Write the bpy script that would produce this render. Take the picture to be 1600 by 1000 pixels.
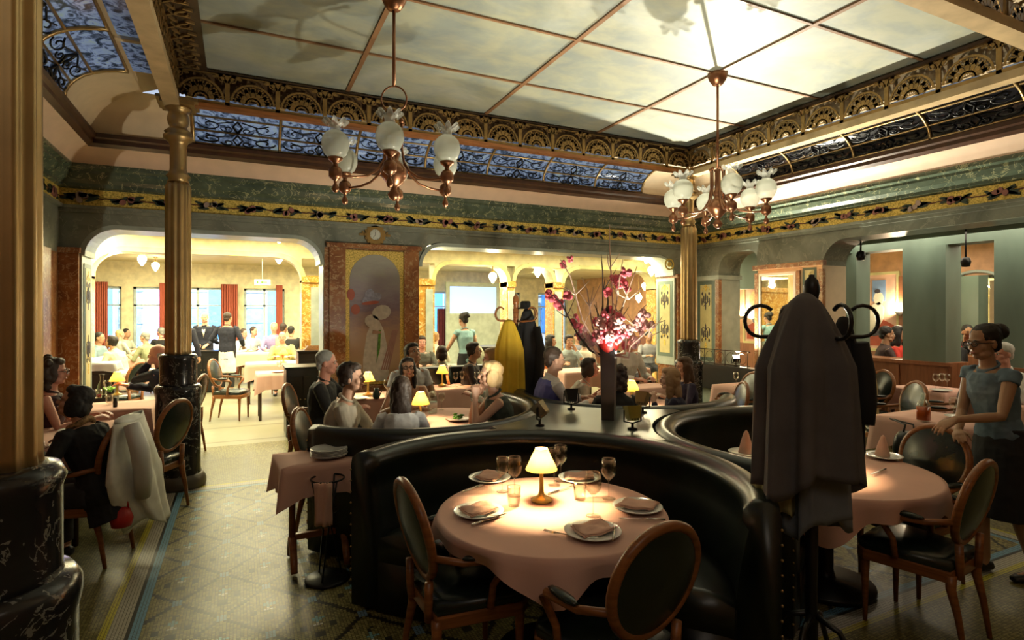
import bpy, bmesh, math, random
from mathutils import Vector, Matrix
from math import sin, cos, pi, radians as R, sqrt, atan2, floor as flr
random.seed(7)
for _o in list(bpy.data.objects): bpy.data.objects.remove(_o)
SC = bpy.context.scene; COL = SC.collection

# ---------------- camera ----------------
FPX = 887.0; EYE = 1.75; HOR = 487.0; YAW = R(25.6)
cd = bpy.data.cameras.new('camera'); cam = bpy.data.objects.new('camera', cd); COL.objects.link(cam)
cam.location = (0, 0, EYE); cam.rotation_euler = (pi/2, 0, -YAW)
cd.sensor_width = 36; cd.lens = 36*FPX/1600; cd.shift_y = -(500-HOR)/1600; cd.clip_start = .05; cd.clip_end = 200
SC.camera = cam
SY, CY = sin(YAW), cos(YAW)
def W(d, l): return (d*SY + l*CY, d*CY - l*SY)            # depth, lateral -> world x, y
def at(px, d): return W(d, (px-800)/FPX*d)                 # photo column + depth
def gp(px, py, z=0.0):                                     # photo pixel on the plane z
    d = FPX*(EYE-z)/(py-HOR); return at(px, d)

# ---------------- world, exposure ----------------
w = bpy.data.worlds.new('world'); SC.world = w; w.use_nodes = True
bg = w.node_tree.nodes['Background']; bg.inputs[0].default_value = (.6, .7, .88, 1); bg.inputs[1].default_value = .45
vs = SC.view_settings; vs.view_transform = 'Standard'; vs.look = 'None'; vs.gamma = 1; vs.exposure = 1.0; vs.use_curve_mapping = False
SC.cycles.max_bounces = 6; SC.cycles.diffuse_bounces = 2; SC.cycles.glossy_bounces = 3; SC.cycles.transmission_bounces = 6
SC.cycles.transparent_max_bounces = 8; SC.cycles.caustics_reflective = False; SC.cycles.caustics_refractive = False
SC.cycles.sample_clamp_indirect = 4; SC.cycles.use_denoising = True

# ---------------- room lights, plus an added fill ----------------
WARM = (1, .74, .42); PALE = (1, .88, .62)
def point(name, loc, watt, col=WARM, r=.05, parent=None):
    l = bpy.data.lights.new(name, 'POINT'); l.energy = watt; l.color = col; l.shadow_soft_size = r
    o = bpy.data.objects.new(name, l); COL.objects.link(o); o.location = loc; o.parent = parent; return o
def area(name, loc, rot, sx, sy, watt, col=PALE):
    l = bpy.data.lights.new(name, 'AREA'); l.energy = watt; l.color = col; l.shape = 'RECTANGLE'; l.size = sx; l.size_y = sy
    o = bpy.data.objects.new(name, l); COL.objects.link(o); o.location = loc; o.rotation_euler = rot; return o
def spot(name, loc, target, watt, ang=60, blend=.6, col=PALE, r=.03):
    l = bpy.data.lights.new(name, 'SPOT'); l.energy = watt; l.color = col; l.spot_size = R(ang); l.spot_blend = blend; l.shadow_soft_size = r
    o = bpy.data.objects.new(name, l); COL.objects.link(o); o.location = loc
    o.rotation_euler = (Vector(target)-Vector(loc)).to_track_quat('-Z', 'Y').to_euler(); return o
# daylight on the street outside the windows
area('street_daylight', (0, 18.6, 5.5), (R(25), 0, 0), 16, 3, 3800, (.8, .9, 1))
# ceiling lighting of the bright rooms beyond the openings
area('back_room_ceiling_light', (.5, 13.6, 2.93), (0, 0, 0), 7, 5, 430, (1, .93, .56))
area('back_room_ceiling_light', (-.6, 9.4, 2.93), (0, 0, 0), 3.0, 1.4, 110, (1, .93, .56))
area('back_room_ceiling_light', (5.5, 9.3, 2.93), (0, 0, 0), 5, 1.2, 120, (1, .93, .56))
area('back_room_ceiling_light', (8, 13, 2.93), (0, 0, 0), 5, 4, 300, (1, .88, .5))
area('side_room_ceiling_light', (9.4, 3.4, 2.82), (0, 0, 0), 1.8, 6, 85, (1, .86, .62))
area('front_fill_light', (-.2, -1.0, 3.9), (0, 0, 0), 3, 1.5, 8, (1, .9, .75))  # added soft fill behind the camera, lifts the coats and chairs
# halogen uplights standing on the island (their housings are built with the island)
# foot x, y, z, aimed-at point, watts, cone
UPL = {'left': (2.0, 3.7, .905, (.2, 5.6, 4.0), 95, 130), 'back': (2.58, 4.2, .905, (3.0, 5.6, 4.2), 80, 125),
       'front': (2.54, 3.3, .905, (2.68, 3.9, 4.2), 75, 70), 'right': (3.03, 3.8, .905, (4.4, 4.4, 4.2), 130, 120), 'ledge': (7.27, 6.75, .862, (5.5, 4.4, 4.24), 1500, 100)}
def beam_geo(k):
    x, y, z, tg, w_, cone = UPL[k]; c = Vector((x, y, z+.13)); v = (Vector(tg)-c).normalized(); return c, v
for k_ in UPL:
    c_, v_ = beam_geo(k_); o_ = spot('halogen_beam', c_+v_*.055, UPL[k_][3], UPL[k_][4], UPL[k_][5], 1.0, (1, .93, .72))

# ---------------- helpers ----------------
class MB:
    """collects geometry of ONE mesh; every face remembers its material slot"""
    def __init__(s): s.v = []; s.f = []; s.mi = []; s.m = 0; s.sm = []
    def add(s, vs_, fs, smooth=True, M=None):
        b = len(s.v)
        if M is not None: vs_ = [M @ Vector(v) for v in vs_]
        s.v += [tuple(v) for v in vs_]
        for f in fs: s.f.append([b+i for i in f]); s.mi.append(s.m); s.sm.append(smooth)
        return s
    def box(s, c, d, M=None, rz=0):
        x, y, z = d[0]/2, d[1]/2, d[2]/2; vs_ = []
        for i in (-1, 1):
            for j in (-1, 1):
                for k in (-1, 1):
                    a, b = i*x, j*y
                    vs_.append((c[0]+a*cos(rz)-b*sin(rz), c[1]+a*sin(rz)+b*cos(rz), c[2]+k*z))
        return s.add(vs_, [(0,1,3,2),(4,6,7,5),(0,4,5,1),(2,3,7,6),(0,2,6,4),(1,5,7,3)], False, M)
    def bx(s, x0, x1, y0, y1, z0, z1): return s.box(((x0+x1)/2, (y0+y1)/2, (z0+z1)/2), (abs(x1-x0), abs(y1-y0), abs(z1-z0)))
    def lathe(s, prof, n=24, c=(0,0,0), M=None, flute=0, fl=0, sq=1):
        """prof: list of (r, z); flute: number of flutes, fl: depth"""
        vs_ = []; fs = []
        for (r, z) in prof:
            for k in range(n):
                a = 2*pi*k/n; rr = r
                if flute: rr = r - fl*(.5+.5*cos(a*flute))
                vs_.append((c[0]+rr*cos(a), c[1]+rr*sin(a)*sq, c[2]+z))
        for i in range(len(prof)-1):
            for k in range(n):
                k2 = (k+1) % n; fs.append((i*n+k, i*n+k2, (i+1)*n+k2, (i+1)*n+k))
        if prof[0][0] > 1e-5: fs.append(tuple(range(n-1, -1, -1)))
        if prof[-1][0] > 1e-5: fs.append(tuple((len(prof)-1)*n+k for k in range(n)))
        return s.add(vs_, fs, True, M)
    def tube(s, pts, rad, n=8, M=None, closed=False):
        pts = [Vector(p) for p in pts]; N = len(pts)
        if not isinstance(rad, (list, tuple)): rad = [rad]*N
        vs_ = []; fs = []; up = None
        for i, p in enumerate(pts):
            if closed: t = (pts[(i+1) % N]-pts[i-1])
            else: t = pts[min(i+1, N-1)]-pts[max(i-1, 0)]
            t = t.normalized() if t.length > 1e-9 else Vector((0,0,1))
            if up is None:
                up = Vector((0,0,1)) if abs(t.z) < .9 else Vector((1,0,0))
            a = t.cross(up)
            if a.length < 1e-4: a = t.cross(Vector((0,1,0)))
            a.normalize(); b = a.cross(t).normalized(); up = b
            for k in range(n):
                th = 2*pi*k/n; vs_.append(p + (a*cos(th)+b*sin(th))*rad[i])
        for i in range(N if closed else N-1):
            j = (i+1) % N
            for k in range(n):
                k2 = (k+1) % n; fs.append((i*n+k, i*n+k2, j*n+k2, j*n+k))
        if not closed: fs.append(tuple(range(n-1, -1, -1))); fs.append(tuple((N-1)*n+k for k in range(n)))
        return s.add(vs_, fs, True, M)
    def ell(s, c, r, n=14, m=9, M=None, rot=None):
        """ellipsoid"""
        vs_ = []; fs = []
        for i in range(m+1):
            ph = -pi/2+pi*i/m
            for k in range(n):
                a = 2*pi*k/n; v = Vector((r[0]*cos(ph)*cos(a), r[1]*cos(ph)*sin(a), r[2]*sin(ph)))
                if rot is not None: v = rot @ v
                vs_.append(Vector(c)+v)
        for i in range(m):
            for k in range(n):
                k2 = (k+1) % n; fs.append((i*n+k, i*n+k2, (i+1)*n+k2, (i+1)*n+k))
        return s.add(vs_, fs, True, M)
    def loft(s, rings, M=None, cap=True, smooth=True):
        n = len(rings[0]); vs_ = [p for r in rings for p in r]; fs = []
        for i in range(len(rings)-1):
            for k in range(n):
                k2 = (k+1) % n; fs.append((i*n+k, i*n+k2, (i+1)*n+k2, (i+1)*n+k))
        if cap: fs.append(tuple(range(n-1, -1, -1))); fs.append(tuple((len(rings)-1)*n+k for k in range(n)))
        return s.add(vs_, fs, smooth, M)
    def prism(s, poly, z0, z1, T=None):
        """poly list of (u,v), extruded along third axis; T maps (u,v,w)->xyz"""
        T = T or (lambda u, v, w_: (u, v, w_)); n = len(poly)
        vs_ = [T(u, v, z0) for u, v in poly]+[T(u, v, z1) for u, v in poly]
        fs = [tuple(range(n-1, -1, -1)), tuple(range(n, 2*n))]+[(k, (k+1) % n, n+(k+1) % n, n+k) for k in range(n)]
        return s.add(vs_, fs, False)
    def sheet(s, grid, closed=False, M=None, smooth=True):
        """grid[i][j] of points"""
        a = len(grid); b = len(grid[0]); vs_ = [p for r in grid for p in r]; fs = []
        for i in range(a-1):
            for j in range(b if closed else b-1):
                j2 = (j+1) % b; fs.append((i*b+j, i*b+j2, (i+1)*b+j2, (i+1)*b+j))
        return s.add(vs_, fs, smooth, M)
    def mesh(s, name):
        me = bpy.data.meshes.new(name); me.from_pydata(s.v, [], s.f)
        me.polygons.foreach_set('material_index', s.mi); me.polygons.foreach_set('use_smooth', s.sm)
        me.update(); return me
def fixn(me):
    bm = bmesh.new(); bm.from_mesh(me); bmesh.ops.recalc_face_normals(bm, faces=bm.faces); bm.to_mesh(me); bm.free()
def obj(name, mb, mats, parent=None, loc=None, rz=0, kind=None, fix=True, bevel=0, auto=None):
    me = mb.mesh(name) if isinstance(mb, MB) else mb
    if isinstance(mb, MB) and fix: fixn(me)
    if not isinstance(mats, (list, tuple)): mats = [mats]
    for m in mats: me.materials.append(m)
    o = bpy.data.objects.new(name, me); COL.objects.link(o)
    if parent is not None: o.parent = parent
    if loc is not None: o.location = loc
    if rz: o.rotation_euler.z = rz
    if kind: o['kind'] = kind
    if bevel:
        b = o.modifiers.new('b', 'BEVEL'); b.width = bevel; b.segments = 2; b.limit_method = 'ANGLE'
    return o
def tag(o, label, cat, group=None, kind=None):
    o['label'] = label; o['category'] = cat
    if group: o['group'] = group
    if kind: o['kind'] = kind
    return o
def thing(name, label, cat, loc=(0,0,0), rz=0, group=None):
    o = bpy.data.objects.new(name, None); COL.objects.link(o); o.location = loc; o.rotation_euler = (0, 0, rz)
    o.empty_display_size = .1
    return tag(o, label, cat, group)
def dup(root, loc, rz=0, label=None, group=None, scale=None):
    r = root.copy(); COL.objects.link(r); r.location = loc; r.rotation_euler = (0, 0, rz)
    if label: r['label'] = label
    if group: r['group'] = group
    if scale: r.scale = scale
    for ch in list(root.children):
        c = ch.copy(); COL.objects.link(c); c.parent = r
        for g in list(ch.children):
            d = g.copy(); COL.objects.link(d); d.parent = c
    return r

# ---------------- materials ----------------
class X:
    """a node socket with arithmetic"""
    def __init__(s, t, k): s.t = t; s.k = k
    def _m(s, op, *a):
        n = s.t.nodes.new('ShaderNodeMath'); n.operation = op
        for i, q in enumerate((s,)+a):
            if isinstance(q, X): s.t.links.new(q.k, n.inputs[i])
            else: n.inputs[i].default_value = q
        return X(s.t, n.outputs[0])
    def __add__(s, o): return s._m('ADD', o)
    def __sub__(s, o): return s._m('SUBTRACT', o)
    def __mul__(s, o): return s._m('MULTIPLY', o)
    def __truediv__(s, o): return s._m('DIVIDE', o)
    def __lt__(s, o): return s._m('LESS_THAN', o)
    def __gt__(s, o): return s._m('GREATER_THAN', o)
    def abs(s): return s._m('ABSOLUTE')
    def floor(s): return s._m('FLOOR')
    def frac(s): return s._m('FRACT')
    def rnd(s): return s._m('ROUND')
    def mx(s, o): return s._m('MAXIMUM', o)
    def mn(s, o): return s._m('MINIMUM', o)
def c4(c): return (c[0], c[1], c[2], 1)
class Mat:
    def __init__(s, name, rough=.5, metal=0, spec=.5):
        s.m = bpy.data.materials.new(name); s.m.use_nodes = True; s.t = s.m.node_tree
        s.b = s.t.nodes['Principled BSDF']; s.b.inputs['Roughness'].default_value = rough
        s.b.inputs['Metallic'].default_value = metal; s.b.inputs['Specular IOR Level'].default_value = spec
        s.tc = s.t.nodes.new('ShaderNodeTexCoord')
    def xyz(s):
        n = s.t.nodes.new('ShaderNodeSeparateXYZ'); s.t.links.new(s.tc.outputs['Object'], n.inputs[0])
        return [X(s.t, n.outputs[i]) for i in range(3)]
    def noise(s, scale=5, detail=3, rough=.5, vec=None, dist=0, stretch=None):
        n = s.t.nodes.new('ShaderNodeTexNoise'); n.inputs['Scale'].default_value = scale; n.inputs['Detail'].default_value = detail
        n.inputs['Roughness'].default_value = rough; n.inputs['Distortion'].default_value = dist
        src = vec or s.tc.outputs['Object']
        if stretch:
            mp = s.t.nodes.new('ShaderNodeMapping'); mp.inputs['Scale'].default_value = stretch; s.t.links.new(src, mp.inputs[0]); src = mp.outputs[0]
        s.t.links.new(src, n.inputs['Vector']); return X(s.t, n.outputs[0])
    def vor(s, scale=5, feature='F1', out=0):
        n = s.t.nodes.new('ShaderNodeTexVoronoi'); n.feature = feature; n.inputs['Scale'].default_value = scale
        s.t.links.new(s.tc.outputs['Object'], n.inputs['Vector']); return n.outputs[out]
    def ramp(s, x, stops):
        n = s.t.nodes.new('ShaderNodeValToRGB'); s.t.links.new(x.k, n.inputs[0]); e = n.color_ramp.elements
        while len(e) < len(stops): e.new(.5)
        for i, (p, c) in enumerate(stops): e[i].position = p; e[i].color = c4(c)
        return n.outputs[0]
    def mix(s, fac, a, b, mode='MIX'):
        n = s.t.nodes.new('ShaderNodeMix'); n.data_type = 'RGBA'; n.blend_type = mode
        for i, q in ((0, fac), (6, a), (7, b)):
            if isinstance(q, X): s.t.links.new(q.k, n.inputs[i])
            elif isinstance(q, bpy.types.NodeSocket): s.t.links.new(q, n.inputs[i])
            else: n.inputs[i].default_value = q if i == 0 else c4(q)
        return n.outputs[2]
    def col(s, c):
        if isinstance(c, bpy.types.NodeSocket): s.t.links.new(c, s.b.inputs['Base Color'])
        else: s.b.inputs['Base Color'].default_value = c4(c)
        return s
    def bump(s, x, strength=.3, dist=.01):
        n = s.t.nodes.new('ShaderNodeBump'); n.inputs['Strength'].default_value = strength; n.inputs['Distance'].default_value = dist
        s.t.links.new(x.k if isinstance(x, X) else x, n.inputs['Height']); s.t.links.new(n.outputs[0], s.b.inputs['Normal']); return s
def plain(name, c, rough=.5, metal=0, var=.18, scale=6, bump=0, bscale=60, spec=.5, stretch=None):
    m = Mat(name, rough, metal, spec); n = m.noise(scale, 3, stretch=stretch)
    m.col(m.ramp(n, [(.3, [v*(1-var) for v in c]), (.7, [min(1, v*(1+var)) for v in c])]))
    if bump: m.bump(m.noise(bscale, 2, stretch=stretch), bump, .004)
    return m.m
def marble(name, base, mid, vein, scale=3, rough=.25, vw=.04, vdist=1.2):
    m = Mat(name, rough); n = m.noise(scale, 6, .6, dist=.8); n2 = m.noise(scale*1.7, 5, .55, dist=vdist)
    v = (n2-.5).abs() < vw; n3 = m.noise(scale*4, 3)
    c = m.ramp(n, [(.3, base), (.7, mid)])
    m.col(m.mix(v*(n3 > .46), c, vein)); return m.m
def emit(name, c, s):
    m = bpy.data.materials.new(name); m.use_nodes = True; t = m.node_tree; b = t.nodes['Principled BSDF']
    b.inputs['Base Color'].default_value = c4(c); b.inputs['Emission Color'].default_value = c4(c); b.inputs['Emission Strength'].default_value = s
    return m
def glass(name, c=(1,1,1), rough=0, ior=1.45):
    m = bpy.data.materials.new(name); m.use_nodes = True; b = m.node_tree.nodes['Principled BSDF']
    b.inputs['Base Color'].default_value = c4(c); b.inputs['Roughness'].default_value = rough; b.inputs['IOR'].default_value = ior
    b.inputs['Transmission Weight'].default_value = 1; return m
M = {}
M['cream'] = plain('cream_plaster', (.78, .62, .42), .6, var=.06)
M['cove'] = plain('pink_cream_plaster', (.80, .58, .42), .6, var=.05)
M['greenmarble'] = marble('green_marble', (.055, .08, .055), (.13, .17, .12), (.36, .38, .22), 3.5, .22, .012)
M['greymarble'] = marble('grey_green_marble', (.13, .145, .115), (.31, .33, .265), (.3, .31, .24), 2.2, .3, .02)
M['redmarble'] = marble('red_brown_marble', (.18, .055, .02), (.46, .2, .07), (.5, .33, .17), 5, .3, .03)
M['orangemarble'] = marble('orange_marble', (.4, .16, .02), (.75, .42, .08), (.8, .62, .28), 5, .3, .03)
M['blackmarble'] = marble('black_marble', (.008, .008, .01), (.03, .03, .03), (.22, .22, .19), 3.2, .2, .014, 2.2)
M['teal'] = plain('teal_painted_marble', (.135, .195, .16), .45, var=.2, scale=2.2, stretch=(1, 1, .35))
M['silver'] = plain('silver_green_paint', (.42, .48, .42), .35, var=.15)
M['wood'] = plain('orange_brown_wood', (.29, .105, .03), .32, var=.35, scale=4, stretch=(1, 1, 12))
M['darkwood'] = plain('dark_wood', (.07, .03, .015), .35, var=.3, scale=8)
M['panelwood'] = plain('red_panel_wood', (.28, .11, .05), .4, var=.2, scale=5, stretch=(4, 4, .6))
M['blackwood'] = plain('black_lacquer', (.008, .008, .008), .35, var=.3)
M['brass'] = plain('old_brass', (.42, .29, .13), .38, .85, var=.15)
M['copper'] = plain('copper_brown_metal', (.34, .16, .085), .32, .9, var=.15)
M['bronze'] = plain('bronze_openwork', (.33, .2, .07), .42, .7, var=.25, scale=9)
M['darkbronze'] = plain('dark_bronze', (.06, .035, .02), .45, .4, var=.3)
M['gold'] = (lambda m: (m.col(m.ramp(m.noise(60, 2), [(.35, (.5, .34, .05)), (.6, (.95, .72, .18))])), m.bump(m.noise(90, 1), .5, .004), m.m)[2])(Mat('gold_mosaic', .45, .1))
M['yellowpaint'] = plain('yellow_olive_paint', (.62, .55, .26), .45, var=.12)
M['leather'] = plain('black_green_leather', (.010, .014, .011), .3, var=.4, scale=5, bump=.08, bscale=180, spec=.6)
M['greenleather'] = plain('dark_green_leather', (.012, .02, .016), .27, var=.3, scale=7, spec=.6)
M['counter'] = plain('grey_counter_top', (.10, .11, .095), .3, var=.12, scale=3)
M['cloth'] = plain('pink_table_linen', (.78, .47, .38), .85, var=.05, scale=3, bump=.15, bscale=300)
M['napkin'] = plain('pink_napkin', (.82, .5, .38), .85, var=.05)
M['whitecloth'] = plain('white_cloth', (.75, .75, .70), .85, var=.06)
M['china'] = plain('white_china', (.8, .8, .76), .15, var=.02)
M['steel'] = plain('cutlery_steel', (.7, .68, .62), .2, 1, var=.05)
M['blackmetal'] = plain('black_metal', (.012, .012, .012), .35, .5)
M['glass'] = glass('clear_glass'); M['wine'] = plain('red_wine', (.25, .005, .01), .1); M['frost'] = glass('etched_glass', (.92, .94, .88), .35)
M['bottle'] = glass('green_glass', (.3, .6, .35)); M['whisky'] = plain('amber_drink', (.5, .09, .01), .1)
M['green'] = plain('leaf_green', (.10, .28, .03), .5, var=.4, scale=30)
M['red'] = plain('red_thing', (.5, .02, .015), .5)
M['curtain'] = plain('red_curtain', (.36, .085, .05), .8, var=.2, stretch=(6, 6, .3))
M['dkcurtain'] = plain('dark_red_curtain', (.13, .02, .03), .8, var=.2)
M['globe'] = emit('lit_globe', (1, .86, .5), 9)
M['shade'] = None
def shade_mat():
    m = bpy.data.materials.new('yellow_lamp_shade'); m.use_nodes = True; t = m.node_tree; b = t.nodes['Principled BSDF']
    b.inputs['Base Color'].default_value = (.95, .45, .12, 1); b.inputs['Roughness'].default_value = .8
    tr = t.nodes.new('ShaderNodeBsdfTranslucent'); tr.inputs[0].default_value = (1, .55, .1, 1)
    mx = t.nodes.new('ShaderNodeMixShader'); mx.inputs[0].default_value = .07
    t.links.new(b.outputs[0], mx.inputs[1]); t.links.new(tr.outputs[0], mx.inputs[2]); t.links.new(mx.outputs[0], t.nodes['Material Output'].inputs[0])
    return m
M['shade'] = shade_mat()
# mosaic floor
def floor_mat():
    m = Mat('mosaic_floor', .3, 0, .28); x, y, z = m.xyz(); S = .0175
    gx = (x/S).frac(); gy = (y/S).frac(); grout = (gx < .15).mx(gy < .15)
    tx = (x/S).floor()*S; ty = (y/S).floor()*S
    cv = m.t.nodes.new('ShaderNodeCombineXYZ'); m.t.links.new(tx.k, cv.inputs[0]); m.t.links.new(ty.k, cv.inputs[1])
    wn = m.t.nodes.new('ShaderNodeTexWhiteNoise'); m.t.links.new(cv.outputs[0], wn.inputs[0]); rv = X(m.t, wn.outputs[0])
    base = m.ramp(rv, [(0, (.15, .125, .04)), (.5, (.28, .24, .085)), (1, (.38, .34, .13))])
    plainz = m.ramp(rv, [(0, (.13, .11, .03)), (.5, (.22, .19, .06)), (1, (.31, .28, .1))])
    u = (tx+.35)/.49+(ty-3.93)/.6; v = (tx+.35)/.49-(ty-3.93)/.6
    du = (u-u.rnd()).abs(); dv = (v-v.rnd()).abs()
    line = (du < .036).mx(dv < .036); node = (du+dv) < .13
    # local coordinates inside each diamond
    fu = u.frac()-.5; fv = v.frac()-.5; lx = (fu+fv)*.245; ly = (fu-fv)*.3
    def sq(cx, cy, hx, hy): return ((lx-cx).abs() < hx)*((ly-cy).abs() < hy)
    dark = sq(-.075, -.02, .02, .028).mx(sq(0, -.105, .02, .028)).mx(sq(.075, -.02, .02, .028)).mx(sq(0, .115, .011, .02)).mx(sq(.018, .135, .009, .009))
    blue = sq(0, .055, .012, .035).mx(sq(0, .055, .035, .012)); white = sq(0, 0, .012, .02).mx(sq(0, 0, .03, .009))
    c = m.mix(line, base, (.015, .013, .01)); c = m.mix(node, c, (.22, .38, .5))
    c = m.mix(dark, c, (.03, .03, .025)); c = m.mix(blue, c, (.2, .42, .45)); c = m.mix(white, c, (.7, .7, .6))
    # border rings: signed distance inside the patterned field
    d = (x+.49).mn(x*-1+5.3).mn(y*-1+6.28).mn(y-2.2)
    c = m.mix(d < 0, c, (.16, .36, .52)); c = m.mix(d < -.05, c, (.02, .02, .02)); c = m.mix(d < -.07, c, (.5, .47, .38))
    c = m.mix(d < -.16, c, (.58, .52, .04)); c = m.mix(d < -.2, c, plainz)
    back = m.mix(y > 8.3, c, m.ramp(m.noise(.8, 3), [(.3, (.24, .23, .15)), (.7, (.36, .34, .24))]))
    g2 = grout*(y < 8.3); c = m.mix(g2, back, (.035, .03, .012))
    # dark threshold lines across the aisle
    thr = ((y-8.55).abs() < .03).mx((y-9.6).abs() < .03).mx((y-7.55).abs() < .02)
    m.col(m.mix(thr*.6, c, (.1, .09, .05)))
    rr = m.noise(1.5, 2); m.t.links.new((rr*.2+.25).k, m.b.inputs['Roughness']); m.bump(grout*-1, .15, .002)
    return m.m
M['floor'] = floor_mat()
def ceil_mat():
    m = Mat('painted_sky_ceiling', .5); n = m.noise(.7, 6, .6, dist=.6); n2 = m.noise(2.2, 5, .6, dist=.4, stretch=(1, 1.6, 1))
    c = m.ramp(n, [(.3, (.13, .15, .14)), (.5, (.24, .26, .2)), (.68, (.38, .4, .36))]); c2 = m.ramp(n2, [(.4, (.22, .26, .27)), (.6, (.42, .40, .28))])
    m.col(m.mix(.4, c, c2)); return m.m
M['sky'] = ceil_mat()
def vault_glass():
    m = Mat('stained_skylight_glass', .15); t = m.t; n = m.noise(9, 4, .6, dist=1.5); x, y, z = m.xyz()
    c = m.ramp(n, [(.36, (.03, .04, .05)), (.44, (.12, .14, .18)), (.54, (.42, .48, .60)), (.7, (.5, .55, .42))])
    m.col(m.mix(.7, c, (.02, .03, .03)))
    tr = t.nodes.new('ShaderNodeBsdfTranslucent'); t.links.new(c, tr.inputs[0]); mx = t.nodes.new('ShaderNodeMixShader'); mx.inputs[0].default_value = .62
    t.links.new(m.b.outputs[0], mx.inputs[1]); t.links.new(tr.outputs[0], mx.inputs[2]); t.links.new(mx.outputs[0], t.nodes['Material Output'].inputs[0]); return m.m
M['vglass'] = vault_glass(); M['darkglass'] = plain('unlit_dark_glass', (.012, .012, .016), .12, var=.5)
def mirror_mat():
    m = Mat('mirror', .02, 1); m.col((.85, .87, .8)); return m.m
M['mirror'] = mirror_mat()
# ---------------- the room ----------------
CX0, CX1, CY0, CY1 = -.6, 6.15, 2.2, 6.6            # colonnade rectangle
G = 1.2; WX0, WX1, WY1 = CX0-G, CX1+G, CY1+G         # room walls
TH = .5                                              # wall thickness
b = MB(); b.bx(-8, 14, -2.6, 18, -.2, 0); obj('floor', b, M['floor'], kind='structure')
b = MB(); b.bx(-16, 24, 18.0, 30, -.25, -.02); obj('street_ground', b, plain('asphalt', (.25, .26, .28), .8), kind='structure')
b = MB(); b.bx(CX0-.2, CX1+.2, CY0-.2, CY1+.2, 4.24, 4.3); obj('ceiling', b, M['sky'], kind='structure')
# cover strips between the painted ceiling panels
b = MB()
for x in (1.09, 2.78, 4.47): b.bx(x-.022, x+.022, CY0, CY1, 4.222, 4.239)
for y in (3.3, 4.42, 5.52): b.bx(CX0, CX1, y-.014, y+.014, 4.224, 4.239)
obj('trim_1', b, plain('brown_cover_strip', (.2, .1, .045), .45), kind='structure')
# dark border bands round the painted ceiling with leaf reflections shaped as relief
b = MB(); b.bx(CX0, CX0+.3, CY0, CY1, 4.19, 4.215); b.bx(CX0, CX1, CY0, CY0+.34, 4.19, 4.215); b.bx(CX1-.09, CX1, CY0, CY1, 4.19, 4.215); b.bx(CX0, CX1, CY1-.05, CY1, 4.19, 4.215)
obj('trim_2', b, M['darkbronze'], kind='structure')
def blob(mb, u, v, a, la, lb, T, z0=0, z1=.008, n=8):
    mb.prism([(u+cos(a)*la*cos(t)-sin(a)*lb*sin(t), v+sin(a)*la*cos(t)+cos(a)*lb*sin(t)) for t in [2*pi*k/n for k in range(n)]], z0, z1, T)
def arcbar(mb, cu, cv, r, a0, a1, wd, T, z0=0, z1=.008, n=10):
    o = [(cu+(r+wd/2)*cos(a0+(a1-a0)*k/n), cv+(r+wd/2)*sin(a0+(a1-a0)*k/n)) for k in range(n+1)]
    i = [(cu+(r-wd/2)*cos(a0+(a1-a0)*k/n), cv+(r-wd/2)*sin(a0+(a1-a0)*k/n)) for k in range(n+1)]
    for k in range(n): mb.prism([o[k], o[k+1], i[k+1], i[k]], z0, z1, T)
b = MB()
y = CY0+.4
while y < CY1-.1:                                     # reflected leaves on the left border band, modelled as raised shapes
    T = lambda u, v, w_: (CX0+u, v, 4.188-w_)
    for (du, dv, a, la, lb) in ((.1, 0, .9, .05, .014), (.17, .05, -.6, .045, .013), (.22, .0, .3, .04, .012), (.13, .09, 1.9, .04, .012), (.2, .12, .1, .035, .01), (.08, .14, 2.4, .04, .012)):
        blob(b, du, y+dv, a, la, lb, T, 0, .02)
    arcbar(b, .15, y+.06, .07, .3, 4.4, .012, T, 0, .018)
    y += .22
obj('trim_3', b, M['brass'], kind='structure')
# beams and openwork frieze on the colonnade
def side(k):
    if k == 'back': return lambda s, o, z: (s, CY1+o, z)
    if k == 'left': return lambda s, o, z: (CX0-o, s, z)
    if k == 'right': return lambda s, o, z: (CX1+o, s, z)
    return lambda s, o, z: (s, CY0-o, z)
def openwork(kname, s0, s1, num):
    T0 = side(kname); T = lambda u, v, w_: T0(u, -.05+w_, v); b = MB(); P = .49
    n = round((s1-s0)/P); P = (s1-s0)/n
    z0, z1 = 3.87, 4.2; h = z1-z0
    def rect(u0, u1, v0, v1, t=.012): b.prism([(u0, v0), (u1, v0), (u1, v1), (u0, v1)], 0, t, T)
    rect(s0, s1, z0, z0+.035, .03); rect(s0, s1, z1-.018, z1, .03)
    for i in range(n+1): u = s0+i*P; rect(u-.022, u+.022, z0, z1, .02); blob(b, u, z0+h*.5, 0, .012, h*.33, T, .02, .03)
    for i in range(n):
        c = s0+(i+.5)*P; v = z0+.045
        arcbar(b, c, v, .205, .08, pi-.08, .02, T, n=12); arcbar(b, c, v, .07, 0, pi, .016, T, n=6)
        for a, L in ((90, .19), (64, .19), (116, .19), (38, .185), (142, .185), (14, .18), (166, .18)):
            a = R(a); blob(b, c+cos(a)*L*.62, v+sin(a)*L*.62, a, L*.42, .021, T)
            for e in (-1, 1): blob(b, c+cos(a)*L*.8, v+sin(a)*L*.8, a+e*.8, .042, .013, T)
        for e in (-1, 1):
            blob(b, c+e*.2, z1-.05, pi/2+e*.7, .06, .02, T); blob(b, c+e*.155, z1-.03, e*.3, .055, .017, T)
            arcbar(b, c+e*.19, z1-.055, .03, 0, 2*pi, .009, T, n=8)
    obj('trim_%d' % num, b, M['bronze'], kind='structure')
openwork('back', CX0, CX1, 4); openwork('right', CY0, CY1, 5); openwork('left', CY0, CY1, 6); openwork('front', CX0, CX1, 7)
bm_ = plain('beige_beam_paint', (.5, .36, .19), .5)
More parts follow.
